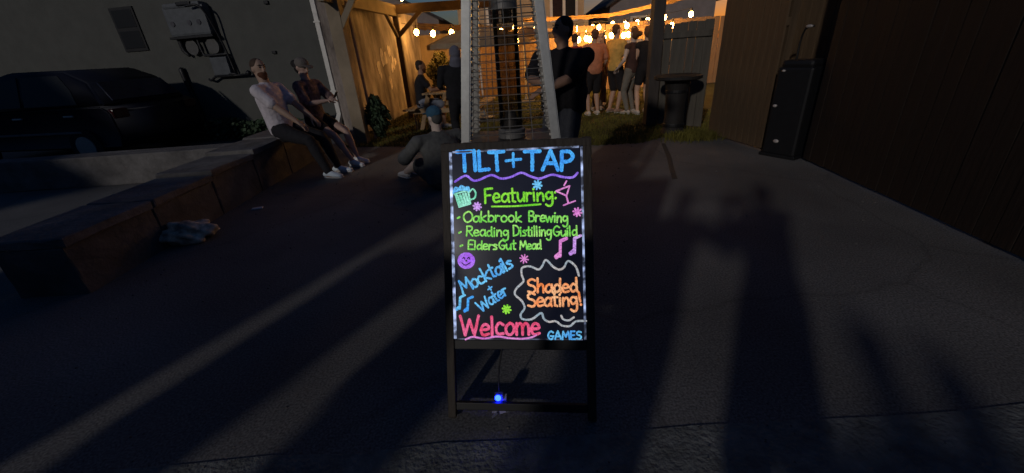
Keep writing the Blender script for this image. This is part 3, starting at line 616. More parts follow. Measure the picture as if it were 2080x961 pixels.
GL = {
'T': '.7|l0,1 .7,1.02|l.35,1 .35,0', 'I': '.2|l.1,1 .1,0', 'L': '.5|l.05,1 .05,0 .5,.05', '+': '.6|l0,.48 .6,.52|l.3,.85 .3,.15', 'A': '.7|l0,0 .35,1 .7,0|l.12,.35 .6,.35',
'P': '.55|l.05,0 .05,1|c.05,1 .4,1 .56,.75 .4,.5 .05,.45', 'F': '.5|l.05,0 .05,1 .55,1.03|l.05,.52 .42,.55', 'O': '.7|c.35,1 .06,.8 0,.42 .15,.06 .4,0 .65,.25 .68,.65 .5,.95 .33,1',
'B': '.55|l.05,0 .05,1|c.05,1 .4,.98 .48,.78 .35,.58 .05,.55|c.05,.55 .45,.5 .55,.28 .4,.04 .05,0', 'R': '.6|l.05,0 .05,1|c.05,1 .45,.97 .52,.75 .38,.55 .05,.5|l.2,.5 .6,0',
'D': '.65|l.05,0 .05,1|c.05,1 .4,.95 .63,.6 .5,.15 .05,0', 'G': '.65|c.6,.85 .35,1 .08,.75 .03,.35 .25,.02 .5,.08 .6,.4|l.3,.42 .65,.42', 'E': '.5|l.5,1 .05,1 .05,0 .5,0|l.05,.52 .42,.52',
'M': '.8|l0,0 .12,1 .4,.3 .68,1 .8,0', 'W': '1|l0,1 .25,0 .5,.8 .75,0 1,1', 'S': '.55|c.52,.9 .3,1 .05,.85 .1,.6 .4,.48 .52,.25 .35,.02 .02,.1',
'a': '.5|c.45,.5 .25,.6 .05,.4 .05,.12 .25,.02 .45,.25|l.46,.58 .46,.1 .52,0', 'b': '.5|l.05,1 .05,0|c.05,.35 .25,.58 .48,.4 .42,.08 .2,0 .05,.1', 'c': '.45|c.43,.5 .22,.6 .04,.35 .12,.05 .42,.06',
'd': '.52|c.45,.45 .22,.58 .04,.3 .18,.02 .45,.2|l.46,1 .46,.1 .52,0', 'e': '.48|c.05,.3 .43,.35 .38,.55 .18,.58 .03,.3 .15,.02 .45,.08', 'g': '.5|c.45,.5 .22,.6 .04,.38 .18,.1 .44,.28|c.46,.58 .47,0 .4,-.32 .2,-.4 .02,-.28',
'h': '.5|l.05,1 .05,0|c.05,.3 .25,.58 .42,.45 .44,0', 'i': '.18|l.08,.58 .08,0|l.08,.8 .1,.85', 'k': '.48|l.05,1 .05,0|l.42,.6 .06,.28 .45,0', 'l': '.2|l.08,1 .08,0', 'm': '.75|l.05,.58 .05,0|c.05,.35 .2,.58 .35,.45 .37,0|c.37,.35 .52,.58 .68,.45 .7,0',
'n': '.5|l.05,.58 .05,0|c.05,.3 .25,.58 .42,.45 .44,0', 'o': '.5|c.25,.6 .04,.4 .08,.08 .28,0 .46,.2 .42,.5 .24,.6', 'r': '.38|l.05,.58 .05,0|c.05,.3 .18,.55 .38,.52', 's': '.4|c.38,.52 .2,.6 .06,.48 .3,.28 .32,.08 .03,.04',
't': '.4|l.18,.95 .18,.05 .34,0|l0,.62 .38,.64', 'u': '.5|c.05,.58 .06,.15 .22,0 .44,.25|l.46,.58 .46,0', 'w': '.7|l0,.58 .17,0 .35,.5 .52,0 .7,.58', ':': '.16|l.08,.5 .1,.54|l.08,.1 .1,.14', '!': '.2|l.14,1 .08,.3|l.07,.05 .08,.08', '.': '.2|l.02,.28 .09,.36', ' ': '.28|'}
def lettering(txt, p, q, cap, ink, wpx, track=.13, parent=None):
    tot = sum(float(GL[c].split('|')[0])+track for c in txt)-track
    p, q = Vector(p), Vector(q); ex = (q-p)/tot; ey = Vector(((q-p).y, -(q-p).x)).normalized()*cap; bm = NB(); x = 0
    for c in txt:
        parts = GL[c].split('|'); jit = random.uniform(-.05, .05); jr = random.uniform(-.04, .04)
        for st in parts[1:]:
            if not st: continue
            pts = [tuple(float(v) for v in s.split(',')) for s in st[1:].split()]
            pix = [p+ex*(x+a+b*jr)+ey*(b*(1+jit)+jit*.4) for a, b in pts]
            if st[0] == 'l':                       # a straight marker stroke, drawn leg by leg
                for a, b in zip(pix, pix[1:]): stroke(bm, [a, a.lerp(b, .5)+Vector((random.uniform(-.5, .5), random.uniform(-.5, .5))), b], wpx)
            else: stroke(bm, pix, wpx)
        x += float(parts[0])+track
    return obj('lettering', bm, INK[ink], PANEL)
def drawing(strokes, ink, wpx, name='drawing'):
    bm = NB()
    for s in strokes: stroke(bm, s, wpx)
    return obj(name, bm, INK[ink], PANEL)
lettering('TILT', (930, 354), (1028, 351), 40, 'blue', 8.0, .05)
lettering('+', (1031, 352), (1062, 350), 38, 'blue', 6)
lettering('TAP', (1069, 351), (1168, 351), 40, 'blue', 8.0, .12)
drawing([[(925, 376), (940, 366), (950, 364), (962, 373), (975, 372), (1000, 362), (1020, 369), (1040, 366), (1062, 357), (1080, 364), (1100, 369), (1125, 361), (1150, 366), (1168, 366), (1178, 357)]], 'violet', 4.8)
lettering('Featuring:', (986, 420), (1134, 413), 29, 'green', 4.6, .08)
drawing([[(1001, 427), (1050, 426), (1101, 422)]], 'green', 4.0)
lettering('Oakbrook', (943, 459), (1062, 458), 21, 'lime', 3.6, .08); lettering('Brewing', (1076, 457), (1156, 459), 22, 'lime', 3.6, .08)
lettering('Reading', (948, 487), (1035, 488), 20, 'lime', 3.5, .08); lettering('Distilling', (1044, 487), (1122, 487), 20, 'lime', 3.4, .06); lettering('Guild', (1126, 487), (1175, 486), 19, 'lime', 3.4, .06)
lettering('Elders', (952, 514), (1012, 515), 18, 'lime', 3.5, .06); lettering('Gut', (1015, 514), (1050, 514), 18, 'lime', 3.5, .06); lettering('Mead', (1058, 514), (1101, 513), 18, 'lime', 3.4, .06)
for c in ((931, 451), (934, 481), (937, 508)): drawing([[c, (c[0]+4, c[1]-2)]], 'lime', 4.2, 'bullet')
lettering('Mocktails', (943, 603), (1045, 549), 27, 'cyan', 4.6, .03); lettering('+', (996, 599), (1004, 594), 12, 'cyan', 3.4); lettering('Water', (979, 639), (1034, 602), 23, 'cyan', 4.2, .04)
lettering('Shaded', (1073, 600), (1173, 598), 28, 'orange', 5.0, .07); lettering('Seating', (1073, 628), (1172, 625), 27, 'orange', 5.0, .06); lettering('!', (1176, 625), (1184, 623), 26, 'orange', 5)
lettering('Welcome', (938, 684), (1096, 682), 37, 'red', 6.2, .07); drawing([[(948, 692), (962, 687), (985, 690), (1010, 686), (1035, 689), (1060, 690), (1080, 687), (1088, 683)]], 'pink', 4)
lettering('GAMES', (1112, 691), (1178, 690), 15, 'cyan', 3.8, .16)
drawing([[(1176, 566), (1170, 548), (1155, 537), (1146, 550), (1136, 554), (1124, 548), (1110, 535), (1102, 548), (1094, 554), (1078, 548), (1062, 551), (1061, 565), (1064, 578), (1050, 592), (1047, 604), (1060, 616), (1066, 630), (1058, 643), (1062, 652), (1080, 652), (1099, 640), (1104, 651), (1114, 657), (1128, 656), (1140, 664), (1156, 665), (1168, 656), (1188, 655)]], 'white', 4.4, 'cloud_outline')
drawing([[(1139, 645), (1143, 652), (1154, 654), (1164, 648)]], 'white', 4.2)
# beer mug, cocktail glass, notes, smiley, stars
drawing([[(926, 402), (934, 428)], [(934, 428), (957, 421)], [(957, 421), (952, 394)], [(924, 402), (951, 394)]], 'mint', 4.0, 'beer_mug_drawing')
drawing([[(930, 405), (938, 425)], [(936, 404), (943, 423)], [(942, 402), (948, 421)], [(947, 400), (953, 419)]], 'mint', 5.2, 'beer_mug_drawing')
drawing([[(922, 399), (926, 389), (934, 391), (938, 385), (946, 389), (953, 388), (954, 396)], [(926, 396), (938, 392), (950, 393)]], 'cyan', 5.2, 'foam_drawing')
drawing([[(954, 399), (962, 391), (968, 400), (965, 410), (956, 413)]], 'mint', 3.6, 'mug_handle_drawing')
drawing([[(1133, 395), (1161, 384)], [(1161, 384), (1154, 406)], [(1133, 395), (1154, 404)], [(1154, 404), (1158, 420)], [(1148, 424), (1172, 415)], [(1150, 383), (1155, 374)]], 'pink', 3.4, 'cocktail_drawing')
def star(c, r, ink, w): drawing([[(c[0]+r*math.cos(a), c[1]+r*math.sin(a)), (c[0]-r*math.cos(a), c[1]-r*math.sin(a))] for a in (.2, .95, 1.75, 2.5)], ink, w, 'star_drawing')
star((1095, 382), 9, 'cyan', 4.2); star((971, 427), 8, 'lilac', 4.0); star((1176, 438), 8.5, 'pink', 4.0); star((1066, 533), 8.5, 'pink', 3.0); star((1030, 633), 8, 'green', 4.4)
ringp = lambda c, r, n=14: [(c[0]+r*math.cos(6.2832*k/n), c[1]+r*.92*math.sin(6.2832*k/n)) for k in range(n+1)]
drawing([ringp((949, 537), 15), ringp((949, 537), 10), ringp((949, 537), 5)], 'purple', 6.0, 'smiley_drawing')
drawing([[(942, 533), (944, 530), (946, 534)], [(951, 533), (954, 530), (956, 534)], [(940, 541), (947, 546), (957, 541)]], 'dark', 2.0, 'smiley_face_drawing')
def note(x, y, s, ink): drawing([[(x, y), (x+1, y-26*s)], [(x+1, y-26*s), (x+12*s, y-31*s)], [(x-7*s, y+3*s), (x-1*s, y-2*s)], [(x-8*s, y+1*s), (x-2*s, y-4*s)]], ink, 5.2*s+.8, 'music_note_drawing')
note(1139, 527, 1.15, 'pink'); note(1168, 520, 1.1, 'lilac'); note(936, 632, .85, 'cyan'); note(952, 635, .85, 'blue')
# edge glow of the acrylic: lit rim strips
def rim_mat(nm, st, seed):
    m = bpy.data.materials.new(nm); m.use_nodes = True; n = m.node_tree.nodes; l = m.node_tree.links; bs = n['Principled BSDF']
    bs.inputs['Base Color'].default_value = (.02, .02, .03, 1); tc = n.new('ShaderNodeTexCoord'); mp = n.new('ShaderNodeMapping'); mp.inputs['Location'].default_value = (seed, seed, seed); l.new(tc.outputs['Object'], mp.inputs[0])
    nz = n.new('ShaderNodeTexNoise'); nz.inputs['Scale'].default_value = 22; nz.inputs['Detail'].default_value = 4; l.new(mp.outputs[0], nz.inputs[0])
    mr = n.new('ShaderNodeMapRange'); mr.inputs[1].default_value = .42; mr.inputs[2].default_value = .72; mr.inputs[3].default_value = .04*st; mr.inputs[4].default_value = st; l.new(nz.outputs[0], mr.inputs[0])
    bs.inputs['Emission Color'].default_value = (.5, .62, 1, 1); l.new(mr.outputs[0], bs.inputs['Emission Strength']); return m
hh = h-.003
for i, (c, s, st) in enumerate((((-hh+.006, -.0052, (S0+S1)/2), (.012, .002, S1-S0-.01), 1.8), ((hh-.0045, -.0052, (S0+S1)/2), (.009, .002, S1-S0-.01), 1.2), ((0, -.0053, S1-.005), (2*hh-.03, .002, .008), .9), ((0, -.0053, S0+.004), (2*hh-.03, .002, .005), .28))):
    obj('lit_rim', sbox(c, s, None, .0005), rim_mat('lit_rim_%d' % i, st, i*3.1), PANEL)
# LED controller in a crumpled clear bag
LC = thing('light_controller', 'small blue glowing light controller in a crumpled bag under the sign panel', 'controller', (-.105, 1.30, .003), 0); LC.scale = (1.25, 1.25, 1.25)
obj('controller_body', sbox((0, 0, .045), (.032, .02, .05), None, .004), M('controller_shell', (.08, .09, .22), .5), LC)
obj('lit_led', ball(NB(), (-.004, -.013, .062), (.011, .006, .013)), M('blue_led', (.1, .1, .5), .3, 0, emit=(.003, .012, 1), es=40), LC, True)
bm = NB()
for i in range(16):
    c = Vector((random.gauss(0, .018), random.gauss(0, .01)-.01, abs(random.gauss(.015, .022)))); u = Vector((random.gauss(0, 1), random.gauss(0, 1), random.gauss(0, 1))).normalized()*.022; v = u.orthogonal().normalized()*.016
    vs = [bm.verts.new(c+q) for q in (u, v, -u*.8, -v)]; bm.faces.new(vs)
obj('crumpled_bag', bm, M('clear_bag', (.35, .35, .5), .35, .2, alpha=.6), LC)
bm = NB(); tube(bm, [(0, .01, .07), (.005, .04, .14), (.03, .09, .25), (.04, .12, .33)], [.003]*4, 6, sub=4); obj('cable', bm, BLACKP, LC, True)

# ------------------------------------------------------------------ litter
bm = NB(); bmesh.ops.create_icosphere(bm, subdivisions=4, radius=1)
for v in bm.verts:
    p = v.co.copy(); f = 1+.22*math.sin(p.x*4+p.y*3)*math.sin(p.z*4+1)+.10*math.sin(p.x*9+p.z*7+p.y*5)+.05*math.sin(p.y*17+p.x*13); v.co = Vector((p.x*.21*f, p.y*.14*f, max(0, .09+p.z*.11*f)))
g = tag(obj('plastic_bag', bm, M('bag_patches', (.10, .09, .08), .5, .5, 7, .3, 14, col2=(.62, .55, .45)), None, True), 'crumpled black and white plastic bag lying at the low wall', 'bag'); g.location = (-3.02, 3.52, 0); g.rotation_euler = (0, 0, .5)
g = tag(obj('paper_scrap', sbox((0, 0, .008), (.11, .06, .012), None, .004), M('paper', (.6, .6, .62))), 'small white paper scrap on the asphalt by the low wall', 'litter'); g.location = (-2.86, 4.33, 0); g.rotation_euler = (0, 0, .3)

exec_people = True
# ------------------------------------------------------------------ people
def remesh(bm, vox, it=3):
    bmesh.ops.recalc_face_normals(bm, faces=bm.faces[:])
    me = bpy.data.meshes.new('tmp'); bm.to_mesh(me); bm.free(); o = bpy.data.objects.new('tmp', me); COL.objects.link(o)
    r = o.modifiers.new('r', 'REMESH'); r.mode = 'VOXEL'; r.voxel_size = vox; r.adaptivity = 0
    s = o.modifiers.new('s', 'SMOOTH'); s.iterations = it; s.factor = .5
    dg = bpy.context.evaluated_depsgraph_get(); out = bpy.data.meshes.new_from_object(o.evaluated_get(dg))
    bpy.data.objects.remove(o); bpy.data.meshes.remove(me); return out
def ik(a, b, l1, l2, pole):
    a, b = Vector(a), Vector(b); d = b-a; L = min(d.length, (l1+l2)*.999); d.normalize(); b = a+d*L
    x = (l1*l1-l2*l2+L*L)/(2*L); y = math.sqrt(max(0, l1*l1-x*x)); p = Vector(pole); p = (p-d*p.dot(d))
    p = p.normalized() if p.length > 1e-4 else d.orthogonal()
    return a+d*x+p*y, b
SKIN = lambda c: M('skin_%d' % round(c[0]*1000), c, .6, .1, 12)
def cloth(c, nm=None, **k): return M(nm or 'cloth_%d_%d_%d' % tuple(round(v*1000) for v in c), c, .9, k.pop('var', .18), k.pop('scale', 14), .65, 20, **k)
def person(loc, rz, Ht, label, group=None, pelvis=None, lean=(0, 0), arms=None, feet=None, knee=((.1, 1, .1), (-.1, 1, .1)), elbow=((.6, -1, -.3), (-.6, -1, -.3)), head=(0, 0), wide=1.0,
           skin=(.42, .26, .18), hair=(.03, .02, .015), hairstyle='short', top=(.1, .1, .1), topm=None, sleeve=.45, bottom=(.03, .03, .035), blen=1.0, skirt=False, shoe=(.3, .3, .32), vox=.016, belly=1.0, beard=None, cap=None, hood=None, curl=.5, name='person'):
    s = Ht/1.75; t = thing(name, label, 'person', loc, rz, group); Sk = SKIN(skin)
    pz = pelvis or (0, 0, .93*s); pz = Vector(pz)
    up = Vector((math.sin(lean[0]), math.sin(lean[1]), 1)); up.normalize(); X = Vector((1, 0, 0)); X = (X-up*X.dot(up)).normalized(); Fw = up.cross(X)
    nb = pz+up*.52*s; sh = [nb+X*.175*s*k*wide-up*.045*s for k in (1, -1)]; hp = [pz+X*.088*s*k-Vector((0, 0, .02*s)) for k in (1, -1)]
    arms = arms or ((.25*s, .05, .78*s), (-.25*s, .05, .78*s)); feet = feet or ((.11*s, 0, .08), (-.11*s, -.02, .08))
    el, wr, kn, an = [], [], [], []
    for i in (0, 1):
        e, w_ = ik(sh[i], arms[i], .29*s, .255*s, elbow[i]); el.append(e); wr.append(w_)
        k, a = ik(hp[i], feet[i], .435*s, .425*s, knee[i]); kn.append(k); an.append(a)
    side = tuple(X)
    def torso(bm, g=0, low=-.10, high=.50):
        pr_ = [(-.10, .10, .085), (-.03, .158, .112), (.06, .152, .108*belly), (.15, .138*(.5+.5*belly), .102*belly), (.26, .150, .112*(.6+.4*belly)), (.37, .165, .118), (.45, .150, .095), (.50, .085, .068)]
        pr_ = [p for p in pr_ if low-.001 <= p[0] <= high+.001]
        tube(bm, [pz+up*p[0]*s-Fw*(.012*math.sin(p[0]*6))*s for p in pr_], [((p[1]*wide+g)*s, (p[2]+g)*s) for p in pr_], 18, side, sub=2)
    def arm(bm, i, g=0, frac=2.0):
        full = [(sh[i], .056), (sh[i].lerp(el[i], .5), .048), (el[i], .040), (el[i].lerp(wr[i], .35), .040), (wr[i], .027)]
        if frac < 1: full = [(sh[i], .058), (sh[i].lerp(el[i], frac*.5), .054), (sh[i].lerp(el[i], frac), .052+g*.6)]
        tube(bm, [f[0] for f in full], [(f[1]*(.6+.4*wide)+g)*s for f in full], 12)
        tube(bm, [nb-up*.05*s, sh[i]], [(.06+g)*s, (.054+g)*s], 12)
    def leg(bm, i, g=0, frac=2.0):
        th = hp[i]; pts = [(th+Vector((0, 0, .03*s)), .09), (th.lerp(kn[i], .4), .080), (kn[i], .055), (kn[i].lerp(an[i], .3), .056), (kn[i].lerp(an[i], .7), .042), (an[i], .034)]
        if frac < 1: q = frac; pts = [(th+Vector((0, 0, .03*s)), .092), (th.lerp(kn[i], q*.5), .086), (th.lerp(kn[i], q), .080)]
        elif frac < 1.5: pts = pts[:3]+[(kn[i].lerp(an[i], (frac-1)*2), .06)]
        tube(bm, [p[0] for p in pts], [(p[1]*(.5+.5*wide)+g)*s for p in pts], 12)
    hc = nb+up*.182*s; hm = Matrix.Rotation(head[0], 3, 'Z') @ Matrix.Rotation(head[1], 3, 'X'); hs = s**.5
    def HP(x, y, z): return hc + hm @ Vector((x, y, z))*hs
    bm = NB(); torso(bm)
    for i in (0, 1): arm(bm, i); leg(bm, i)
    tube(bm, [nb-up*.04*s, nb+up*.05*s, HP(0, -.005, -.05)], [.066*s, .059*s, .060*s], 12)
    ball(bm, HP(0, -.008, .018), (.074*hs, .094*hs, .100*hs), hm); ball(bm, HP(0, .026, -.052), (.054*hs, .062*hs, .062*hs), hm); ball(bm, HP(0, .06, -.085), (.03*hs, .028*hs, .026*hs), hm)
    tube(bm, [HP(0, .082, .028), HP(0, .105, -.018), HP(0, .09, -.028)], [.011*hs, .017*hs, .012*hs], 8)
    for k in (1, -1): ball(bm, HP(k*.074, -.012, -.004), (.012*hs, .022*hs, .034*hs), hm)
    hands = []
    for i in (0, 1):
        d = (wr[i]-el[i]).normalized(); sd = (X*(1 if i == 0 else -1)); sd = (sd-d*sd.dot(d)).normalized(); pn = d.cross(sd).normalized()
        tube(bm, [wr[i]-d*.01, wr[i]+d*.04*s, wr[i]+d*.085*s], [(.027*s, .02*s), (.040*s, .018*s), (.038*s, .015*s)], 10, tuple(pn.cross(d)))
        ax = pn.cross(d).normalized(); hands.append((d, ax, pn))
    for i in (0, 1):
        a = an[i]; fw = Vector((kn[i].x-hp[i].x, kn[i].y-hp[i].y, 0)); fw = fw.normalized() if fw.length > .12 else Vector((0, 1, 0))
        tube(bm, [a-fw*.03*s-Vector((0, 0, .035)), a+fw*.05*s-Vector((0, 0, .045)), a+fw*.15*s-Vector((0, 0, .06))], [(.035*s, .035*s), (.04*s, .032*s), (.036*s, .02*s)], 10)
    me = remesh(bm, vox, 2)
    b2 = NB(); b2.from_mesh(me); bpy.data.meshes.remove(me)
    for i in (0, 1):                                # five separate fingers rooted in the palm
        d, ax, pn = hands[i]; toward = -1 if i == 0 else 1; bend = pn if pn.dot(-Fw*0+Vector((0, 0, -1))) > 0 else -pn
        for f, (off, ln) in enumerate(((-.030, .068), (-.011, .080), (.010, .076), (.029, .060))):
            base = wr[i]+d*.078*s+ax*off*s; p1 = base+(d+bend*curl*.4)*ln*.5*s; p2 = p1+(d*.8+bend*curl*1.1)*ln*.35*s; p3 = p2+(d*.4+bend*curl*1.3)*ln*.25*s
            tube(b2, [base-d*.02, base, p1, p2, p3], [.009*s, .0095*s, .009*s, .008*s, .0065*s], 7)
        th = wr[i]+d*.02*s-ax*.03*s; tube(b2, [th, th+(d*.6-ax*.75)*.03*s, th+(d*.9-ax*.5+bend*.4)*.065*s, th+(d*1.0-ax*.3+bend*.5)*.09*s], [.014*s, .012*s, .010*s, .008*s], 7)
    me = bpy.data.meshes.new('body'); b2.to_mesh(me); b2.free(); mesh_obj('body', me, Sk, t, True)
    # face details
    for k in (1, -1): obj('eye', ball(NB(), HP(k*.031, .079, .022), (.014*hs, .008*hs, .008*hs), hm, 8, 6), M('eye_dark', (.02, .015, .012), .3), t, True)
    for k in (1, -1):
        bm = NB(); tube(bm, [HP(k*.014, .088, .042), HP(k*.034, .083, .047), HP(k*.052, .068, .04)], [.005, .0055, .003], 6); obj('eyebrow', bm, M('hair_%d' % round(hair[0]*1000), hair, .8), t, True)
    bm = NB(); tube(bm, [HP(.024, .078, -.056), HP(0, .089, -.054), HP(-.024, .078, -.056)], [.004, .007, .004], 6); obj('mouth', bm, M('lips', (.22, .07, .06)), t, True)
    HM = M('hair_%d' % round(hair[0]*1000), hair, .7, .35, 40, .4, 90)
    if hairstyle != 'none':
        bm = NB(); ball(bm, HP(0, -.022, .042), (.079*hs, .091*hs, .081*hs), hm); ball(bm, HP(0, -.046, -.006), (.070*hs, .062*hs, .078*hs), hm)
        if hairstyle in ('bun', 'long'): ball(bm, HP(0, -.045, -.01), (.085*hs, .085*hs, .1*hs), hm)
        if hairstyle == 'bun': ball(bm, HP(0, -.15, .0), (.055*hs, .055*hs, .055*hs), hm)
        if hairstyle == 'long':
            tube(bm, [HP(0, -.06, 0), HP(0, -.09, -.12), HP(0, -.08, -.28)], [(.08, .06), (.085, .05), (.06, .03)], 12, side)
        me = remesh(bm, .012, 2); mesh_obj('hair', me, HM, t, True)
    if beard:
        bm = NB(); ball(bm, HP(0, .034, -.066), (.058*hs, .066*hs, .055*hs), hm); ball(bm, HP(0, .066, -.1), (.036*hs, .032*hs, .032*hs), hm); mesh_obj('beard', remesh(bm, .009, 2), M('beard', beard, .8, .3, 50, .4), t, True)
    if cap:
        bm = NB(); ball(bm, HP(0, -.012, .052), (.09*hs, .106*hs, .082*hs), hm); c_ = mesh_obj('cap', remesh(bm, .011, 2), cloth(cap), t, True)
        bm = NB(); tube(bm, [HP(0, .07, .058), HP(0, .12, .062), HP(0, .165, .05)], [(.078*hs, .007), (.075*hs, .007), (.045*hs, .005)], 14, tuple(hm @ Vector((1, 0, 0)))); obj('brim', bm, cloth(cap), c_, True)
    if hood:
        bm = NB(); ball(bm, HP(0, -.03, .02), (.098*hs, .108*hs, .118*hs), hm); tube(bm, [HP(0, -.04, -.05), nb-up*.02*s], [(.085, .085), (.12, .085)], 14, side); mesh_obj('hood', remesh(bm, .014, 3), cloth(hood), t, True)
    # clothes
    bm = NB(); torso(bm, .016, -.06, .5)
    for i in (0, 1): arm(bm, i, .012, sleeve)
    mesh_obj('shirt', remesh(bm, vox, 3), topm or cloth(top), t, True)
    bm = NB(); torso(bm, .011, -.10, .10)
    if skirt: tube(bm, [pz+up*.02, hp[0].lerp(hp[1], .5).lerp(kn[0].lerp(kn[1], .5), .45), hp[0].lerp(hp[1], .5).lerp(kn[0].lerp(kn[1], .5), .78)], [(.16, .12), (.17, .12), (.165, .095)], 18, side)
    else:
        for i in (0, 1): leg(bm, i, .013, blen if blen < 1.6 else 2.0)
    mesh_obj('skirt' if skirt else ('trousers' if blen > 1.3 else 'shorts'), remesh(bm, vox, 3), cloth(bottom), t, True)
    for i in (0, 1):
        a = an[i]; fw = Vector((kn[i].x-hp[i].x, kn[i].y-hp[i].y, 0)); fw = fw.normalized() if fw.length > .12 else Vector((0, 1, 0)); sd = tuple(Vector((0, 0, 1)).cross(fw)); b0 = Vector((a.x, a.y, a.z-.08))
        bm = NB(); tube(bm, [b0-fw*.055*s+Vector((0, 0, .05)), b0+Vector((0, 0, .062)), b0+fw*.08*s+Vector((0, 0, .046)), b0+fw*.17*s+Vector((0, 0, .034))], [(.036*s, .038), (.043*s, .046), (.046*s, .036), (.040*s, .022)], 14, sd, sub=2)
        for v in bm.verts: v.co.z = max(v.co.z, b0.z+.012)
        so = obj('shoe', bm, cloth(shoe, var=.08), t, True)
        bm = NB(); tube(bm, [b0-fw*.06*s+Vector((0, 0, .011)), b0+fw*.06*s+Vector((0, 0, .011)), b0+fw*.185*s+Vector((0, 0, .011))], [(.038*s, .0105), (.046*s, .0105), (.04*s, .0105)], 14, sd, sub=2); obj('sole', bm, M('sole_white', (.5, .5, .5)), so, True)
    return t

# the couple on the low wall
person((-3.05, 5.72, 0), R(-100), 1.92, 'bearded man in a pale lavender polo seated on the low wall', pelvis=(0, 0, .67), lean=(.0, -.12), arms=((.16, .42, .72), (-.14, .46, .70)), elbow=((.5, -1, -.4), (-.5, -1, -.4)),
       feet=((.16, .62, .08), (-.12, .60, .08)), head=(-.35, -.05), top=(.50, .46, .49), sleeve=.75, bottom=(.014, .014, .017), blen=2, beard=(.08, .028, .012), hair=(.05, .03, .02), shoe=(.60, .68, .74), skin=(.32, .215, .16), vox=.011, belly=1.15, wide=1.1)
FLORAL = M('floral_blouse', (.02, .016, .018), .85, .2, 16, .2, 40, col2=(.20, .13, .13))
person((-2.86, 6.36, 0), R(-112), 1.80, 'woman in a cap and dark floral blouse seated looking at her phone', pelvis=(0, 0, .69), lean=(.0, .0), arms=((.05, .34, .95), (-.04, .38, .97)), elbow=((1, -.6, -.6), (-1, -.6, -.6)),
       feet=((.10, .62, .08), (-.10, .54, .08)), head=(-.1, -.38), topm=FLORAL, sleeve=.95, bottom=(.012, .012, .014), blen=.55, hair=(.015, .012, .012), hairstyle='bun', cap=(.12, .105, .095), shoe=(.66, .68, .70), skin=(.40, .27, .22), vox=.011)
ph = thing('phone', 'dark phone held by the seated woman in the cap', 'phone', (-2.43, 6.2, 1.0)); obj('phone_body', sbox((0, 0, 0), (.012, .075, .15), Matrix.Rotation(R(35), 3, 'Y'), .004), BLACKP, ph)
# garden guests
person((-1.72, 9.0, 0), R(-78), 1.76, 'man in a black T-shirt and grey blue shorts seated at the picnic table', pelvis=(0, 0, .56), lean=(0, .12), arms=((.12, .46, .80), (-.1, .48, .80)), feet=((.13, .42, .08), (-.13, .36, .08)), head=(0, -.05),
       top=(.012, .012, .016), sleeve=.6, bottom=(.17, .19, .24), blen=.95, shoe=(.3, .3, .3), skin=(.30, .17, .11), beard=(.02, .015, .012))
st = thing('stool', 'plain wooden stool under the man at the picnic table', 'stool', (-1.74, 9.0, 0)); obj('seat', sbox((0, 0, .425), (.36, .36, .04), None, .01), TIMBER, st)
for a in (-1, 1):
    for b in (-1, 1): obj('leg', sbox((a*.14, b*.14, .205), (.035, .035, .41)), TIMBER, st)
person((-.70, 6.9, 0), R(20), 1.55, 'person in a black jacket with grey hood standing left of the heater', top=(.010, .010, .012), sleeve=2, bottom=(.012, .012, .014), blen=2, hood=(.11, .11, .14), arms=((.2, .2, .95), (-.2, .22, .95)), wide=1.5, shoe=(.45, .45, .45))
person((-.74, 4.62, 0), R(36), 1.72, 'person in a teal cap and grey sweatshirt sitting on the ground left of the sign', pelvis=(0, 0, .13), lean=(.0, .10), arms=((.26, .34, .42), (-.24, .36, .42)), elbow=((.8, -.6, -.3), (-.8, -.6, -.3)), feet=((.02, .84, .085), (-.16, .78, .085)), knee=((.1, .2, 1), (-.1, .2, 1)), head=(.1, -.15), hair=(.06, .06, .058),
       top=(.085, .086, .084), sleeve=.98, bottom=(.07, .07, .07), blen=.9, cap=(.03, .085, .14), shoe=(.55, .53, .5), wide=1.45, belly=1.35, skin=(.5, .4, .34), vox=.013)
person((.60, 4.15, 0), R(140), 1.70, 'heavy man in a black T-shirt with folded arms right of the heater', arms=((.02, .34, 1.16), (-.02, .36, 1.10)), elbow=((1, .1, -.6), (-1, .1, -.6)), top=(.010, .009, .010), sleeve=.85, bottom=(.05, .052, .06), blen=2, wide=1.55, belly=1.4, skin=(.30, .18, .13), shoe=(.1, .1, .1), hair=(.02, .015, .012), head=(-.5, 0), vox=.013)
C = 'crowd chatting on the lawn under the bulbs'
person((2.02, 9.3, 0), R(10), 1.74, 'guest in a salmon shirt and black shorts seen from behind', C, top=(.48, .19, .10), sleeve=.8, bottom=(.015, .013, .014), blen=.95, wide=1.15, belly=1.2, arms=((.26, .2, .95), (-.26, .1, .85)), shoe=(.5, .45, .4), hair=(.1, .05, .03))
person((1.82, 10.5, 0), R(-40), 1.70, 'guest in a dark red shirt half hidden behind the salmon shirt', C, top=(.18, .025, .02), sleeve=.7, bottom=(.03, .02, .02), blen=2, shoe=(.4, .38, .36))
person((2.50, 10.7, 0), R(150), 1.68, 'guest with long brown hair facing out of the group in dark clothes', C, top=(.10, .05, .03), sleeve=.5, bottom=(.05, .025, .02), blen=2, hairstyle='long', hair=(.06, .03, .015), shoe=(.55, .5, .45))
person((2.52, 9.45, 0), R(-60), 1.80, 'tall guest in a yellow T-shirt and black shorts', C, top=(.60, .36, .09), sleeve=.75, bottom=(.018, .015, .016), blen=.95, wide=1.15, arms=((.2, .32, 1.02), (-.2, .25, .9)), shoe=(.3, .2, .15), hair=(.08, .04, .02))
person((2.80, 9.15, 0), R(35), 1.70, 'woman in a brown top and long grey trousers with raised forearm', C, top=(.06, .03, .025), sleeve=.12, bottom=(.16, .145, .12), blen=2, arms=((.1, .36, 1.25), (-.22, .2, .95)), hairstyle='bun', hair=(.09, .045, .02), skin=(.50, .30, .2), shoe=(.4, .35, .3))
